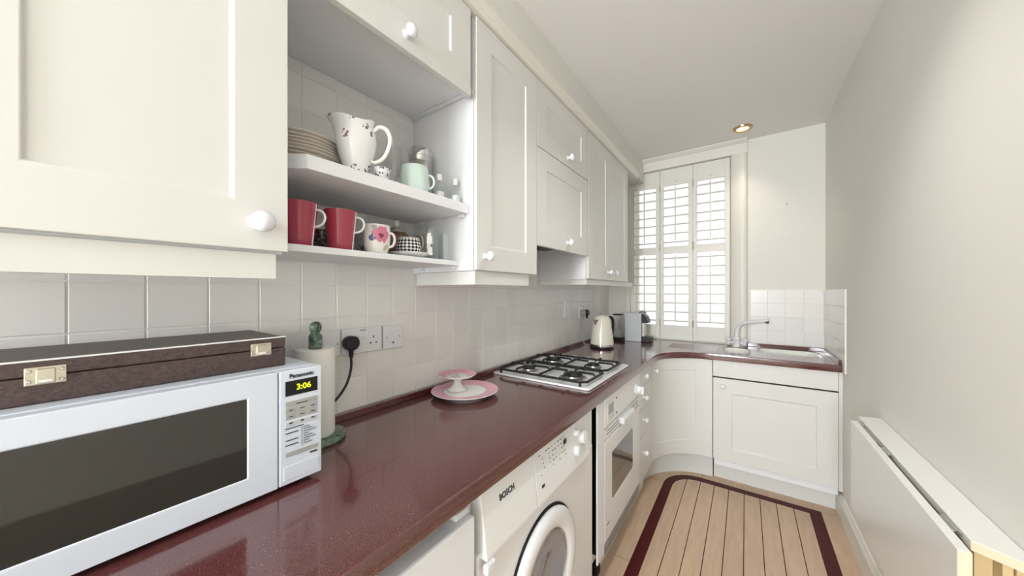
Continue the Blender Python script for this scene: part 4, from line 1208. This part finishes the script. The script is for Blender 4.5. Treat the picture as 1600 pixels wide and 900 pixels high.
def tumbler(label, loc, r, h, grp, taper=1.0):
    t = T('drinking_glass', label, 'glass', loc, grp)
    build('tumbler', MB().lathe([(0, 0), (r * taper, 0), (r, h)], seg=32), 'glass', t, smooth=True, world=False)
    return t
g1 = tumbler('clear straight glass with a white printed motif, left of three glasses', (-0.915, 0.792, ZL), 0.026, 0.112, 'clear glasses on the lower shelf')
mot = MB()
for y, z, w, h in ((0.0, 0.085, 0.006, 0.008), (0.001, 0.068, 0.009, 0.014), (-0.002, 0.05, 0.006, 0.012), (0.003, 0.035, 0.008, 0.010), (0.002, 0.022, 0.010, 0.006)):
    a = math.atan2(-0.816, 0.578) + y * 30
    for s in (-1, 1):
        pass
    c_ = Vector((math.cos(a), math.sin(a), 0)) * 0.0264; tt = Vector((-math.sin(a), math.cos(a), 0)) * w
    n_ = Vector((math.cos(a), math.sin(a), 0)) * 0.0012
    mot.add([c_ - tt + Vector((0, 0, z - h)), c_ + tt + Vector((0, 0, z - h)), c_ + tt + Vector((0, 0, z + h)), c_ - tt + Vector((0, 0, z + h)),
             c_ - tt + n_ + Vector((0, 0, z - h)), c_ + tt + n_ + Vector((0, 0, z - h)), c_ + tt + n_ + Vector((0, 0, z + h)), c_ - tt + n_ + Vector((0, 0, z + h))],
            [(0, 3, 2, 1), (4, 5, 6, 7), (0, 1, 5, 4), (1, 2, 6, 5), (2, 3, 7, 6), (3, 0, 4, 7)])
build('printed_motif', mot, 'china', g1, world=False)
tumbler('clear plain glass in the middle of three glasses on the lower shelf', (-0.950, 0.840, ZL), 0.024, 0.105, 'clear glasses on the lower shelf')
tumbler('clear plain glass nearest the shelf end on the lower shelf', (-0.890, 0.840, ZL), 0.0245, 0.100, 'clear glasses on the lower shelf')

# upper shelf: stack of plates
px, py = -0.988, 0.400
nth = ['bottom plate', 'second plate from the bottom', 'third plate from the bottom', 'fourth plate from the bottom', 'middle plate', 'fourth plate from the top', 'third plate from the top', 'second plate from the top', 'top plate']
for k in range(9):
    R_ = 0.108 - (0.006 if k > 4 else 0) - 0.0012 * k
    ox, oy = random.uniform(-0.003, 0.003), random.uniform(-0.003, 0.003)
    o = build('side_plate', MB().lathe([(0, 0), (R_ * 0.58, 0), (R_ * 0.62, 0.003), (R_ * 0.95, 0.0095), (R_, 0.0135), (R_, 0.0148), (R_ * 0.95, 0.0118), (R_ * 0.6, 0.0052), (0, 0.0050)], seg=48), 'plate', None, smooth=True)
    o.location = (px + ox, py + oy, ZU + 0.0004 + k * 0.0102)
    tag(o, nth[k] + ' of the buff china stack on the upper shelf', 'plate', 'stacked buff plates on the upper shelf')
# floral jug
jx, jy = -0.868, 0.490
t = T('milk_jug', 'white china jug with floral sprigs and a tall spout on the upper shelf', 'jug', (jx, jy, ZU), None, RA)
def jug_mesh():
    mb = MB(); seg = 40; rows = []
    prof = [(0.034, 0.0), (0.032, 0.006), (0.030, 0.014), (0.037, 0.035), (0.047, 0.065), (0.052, 0.095), (0.050, 0.118), (0.046, 0.134), (0.047, 0.150)]
    def row(r, h, top, k, inner):
        out = []
        for i in range(seg):
            a = 2 * math.pi * i / seg
            lip = max(0, math.cos(a - math.pi)) ** 3
            ex_ = top ** 2 * lip * 0.034
            zz = h + top ** 2 * (lip * 0.022 + 0.006 * math.cos(3 * a))
            out.append(((r + ex_) * math.cos(a), (r + ex_ * 0.2) * math.sin(a) * 0.96, zz))
        return out
    rows = [row(r, h, max(0, (h - 0.085) / 0.065), 0, 0) for r, h in prof]
    inner = [row(r - 0.003, max(h, 0.008), max(0, (h - 0.085) / 0.065), 0, 1) for r, h in prof[::-1]]
    allr = rows + inner
    vs_ = [p for r in allr for p in r]; fs = []
    for j in range(len(allr) - 1):
        for i in range(seg):
            k2 = (i + 1) % seg
            fs.append((j * seg + i, j * seg + k2, (j + 1) * seg + k2, (j + 1) * seg + i))
    fs.append(tuple(range(seg))[::-1]); fs.append(tuple(range((len(allr) - 1) * seg, len(allr) * seg)))
    return mb.add(vs_, fs)
build('body', jug_mesh(), 'sprig', t, smooth=True, world=False)
build('handle', MB().stube([(0.046, 0, 0.128), (0.060, 0, 0.140), (0.080, 0, 0.134), (0.090, 0, 0.108), (0.084, 0, 0.078), (0.070, 0, 0.054), (0.052, 0, 0.044), (0.040, 0, 0.046)], [0.005, 0.0055, 0.006, 0.0055, 0.005, 0.005, 0.005, 0.004], 10), 'china', t, smooth=True, world=False)
# small floral dish and crystal dish
t = T('trinket_dish', 'small floral china dish in front of the jug handle', 'dish', (-0.828, 0.542, ZU))
build('dish', MB().lathe([(0, 0), (0.012, 0), (0.016, 0.004), (0.022, 0.022), (0.023, 0.032), (0.021, 0.032), (0.014, 0.008), (0, 0.006)], seg=32), 'sprig2', t, smooth=True, world=False)
t = T('crystal_dish', 'low cut-glass dish between the jug and the mint green mug', 'dish', (-0.880, 0.592, ZU))
pts = []
mb = MB().lathe([(0, 0), (0.024, 0), (0.030, 0.006), (0.040, 0.030)], seg=20)
build('dish', mb, 'glass', t, world=False)
# mint mug
mug('coffee_mug', 'pale mint green mug on the upper shelf before the steel canister', 'mug', (-0.868, 0.684, ZU), [(0.036, 0), (0.042, 0.004), (0.046, 0.03), (0.044, 0.06), (0.041, 0.088)], 'mint', 'mint', 0.022, 0.064, 0.0036, 0.018, RA)
# tall glass jug and canister
t = T('glass_carafe', 'tall clear glass carafe at the back of the upper shelf', 'carafe', (-1.045, 0.730, ZU))
build('vessel', MB().lathe([(0, 0), (0.040, 0), (0.042, 0.01), (0.040, 0.12), (0.030, 0.17), (0.028, 0.21), (0.034, 0.232)], seg=32), 'glass', t, smooth=True, world=False)
t = T('steel_canister', 'polished steel ribbed canister behind the mint green mug', 'canister', (-0.990, 0.806, ZU))
build('body', MB().lathe([(0, 0), (0.041, 0), (0.042, 0.003), (0.042, 0.165), (0.040, 0.168), (0.042, 0.171), (0.042, 0.190), (0, 0.190)], seg=36), 'steel', t, smooth=True, world=False)
build('lid', MB().lathe([(0.0425, 0.1905), (0.0425, 0.212), (0.038, 0.220), (0, 0.222)], seg=36), 'chrome', t, smooth=True, world=False)
build('lid_band', MB().lathe([(0.0422, 0.186), (0.0435, 0.188), (0.0435, 0.1902), (0.0422, 0.1904)], seg=36), 'steel', t, smooth=True, world=False)
for k, (x, y, lab) in enumerate(((-0.855, 0.776, 'small clear glass cruet with white stopper next to the mint mug'), (-0.845, 0.842, 'small clear glass cruet with white stopper nearest the tall cabinet'))):
    t = T('glass_cruet', lab, 'cruet', (x, y, ZU), 'glass cruets on the upper shelf')
    build('vessel', MB().lathe([(0, 0), (0.019, 0), (0.020, 0.004), (0.019, 0.05), (0.011, 0.062), (0.009, 0.068)], seg=24), 'glass', t, smooth=True, world=False)
    build('filling', MB().lathe([(0, 0.0056), (0.0165, 0.0062), (0.0162, 0.030), (0, 0.030)], seg=20), 'china', t, smooth=True, world=False)
    build('stopper', MB().lathe([(0, 0.0682), (0.008, 0.0685), (0.0095, 0.076), (0.0085, 0.090), (0, 0.093)], seg=20), 'china', t, smooth=True, world=False)

# small items on the open end shelf
t = T('drinking_glass', 'clear glass standing on the corner shelf by the shutters', 'glass', (-0.845, 2.79, 1.4238))
build('tumbler', MB().lathe([(0, 0), (0.024, 0), (0.028, 0.12)], seg=24), 'glass', t, smooth=True, world=False)

# ================================================================== WALL-HUNG DROP-LEAF TABLE
t = T('drop_leaf_table', 'white wall-mounted folding table with its leaf hanging down', 'table', (0.42, 1.55, 0.45))
TZ = 0.797
mb = MB().prism([(0.394, 1.146), (0.467, 1.10), (0.467, 2.035), (0.394, 2.010)], TZ - 0.021, TZ)
build('fixed_top', mb, 'table', t, bev=0.0012)
build('leaf', MB().box(0.360, 0.380, 1.098, 1.950, 0.430, TZ - 0.004), 'table', t, bev=0.0012)
build('leaf_end_band', MB().box(0.3605, 0.3795, 1.0968, 1.0978, 0.431, TZ - 0.005), 'tedge', t)
def fe(): return MB().add([(0.3938, 1.1448, TZ - 0.0205), (0.467, 1.0988, TZ - 0.0205), (0.467, 1.0988, TZ - 0.0008), (0.3938, 1.1448, TZ - 0.0008), (0.3942, 1.1458, TZ - 0.0205), (0.467, 1.0998, TZ - 0.0205), (0.467, 1.0998, TZ - 0.0008), (0.3942, 1.1458, TZ - 0.0008)],
    [(0, 1, 2, 3), (7, 6, 5, 4), (0, 4, 5, 1), (1, 5, 6, 2), (2, 6, 7, 3), (3, 7, 4, 0)])
build('top_end_band', fe(), 'tedge', t)
for y in (1.18, 1.60, 1.885):
    build('hinge', MB().box(0.3802, 0.3938, y, y + 0.065, TZ - 0.007, TZ - 0.0035), 'steel', t, bev=0.0008)
    build('hinge_pin', MB().cyl((0.387, y, TZ - 0.004), (0, 1, 0), 0.0032, 0.065, 8), 'steel', t)
build('support_batten', MB().box(0.446, 0.4678, 1.13, 2.00, 0.700, TZ - 0.0215), 'pine', t, bev=0.001)
for (x0, x1, y0, y1) in ((0.405, 0.430, 1.165, 1.185), (0.4305, 0.4445, 1.135, 1.185), (0.405, 0.430, 1.80, 1.82)):
    build('bracket_post', MB().box(x0, x1, y0, y1, 0.33, TZ - 0.0215), 'pine', t, bev=0.001)
build('bracket_rail', MB().box(0.405, 0.430, 1.1855, 1.7995, 0.735, TZ - 0.0225), 'pine', t, bev=0.001)
build('bracket_rail', MB().box(0.405, 0.430, 1.1855, 1.7995, 0.335, 0.375), 'pine', t, bev=0.001)

# faint paint mark of a removed plate, built as thin disc, with picture hook
t = T('round_wall_mark', 'faint round paint mark left by a removed plate on the end wall above the sink', 'wall mark', (0.262, YE - 0.002, 1.865))
build('disc', MB().lathe([(0, 0.0009), (0.1250, 0.0009), (0.126, 0.0001)], (0.262, YE, 1.858), (0, -1, 0), 48), 'wall', t)
build('hook', MB().tube([(0.252, YE - 0.002, 2.006), (0.252, YE - 0.010, 2.004), (0.254, YE - 0.012, 1.992), (0.258, YE - 0.008, 1.985)], 0.0025, 6), 'brass', t, smooth=True)
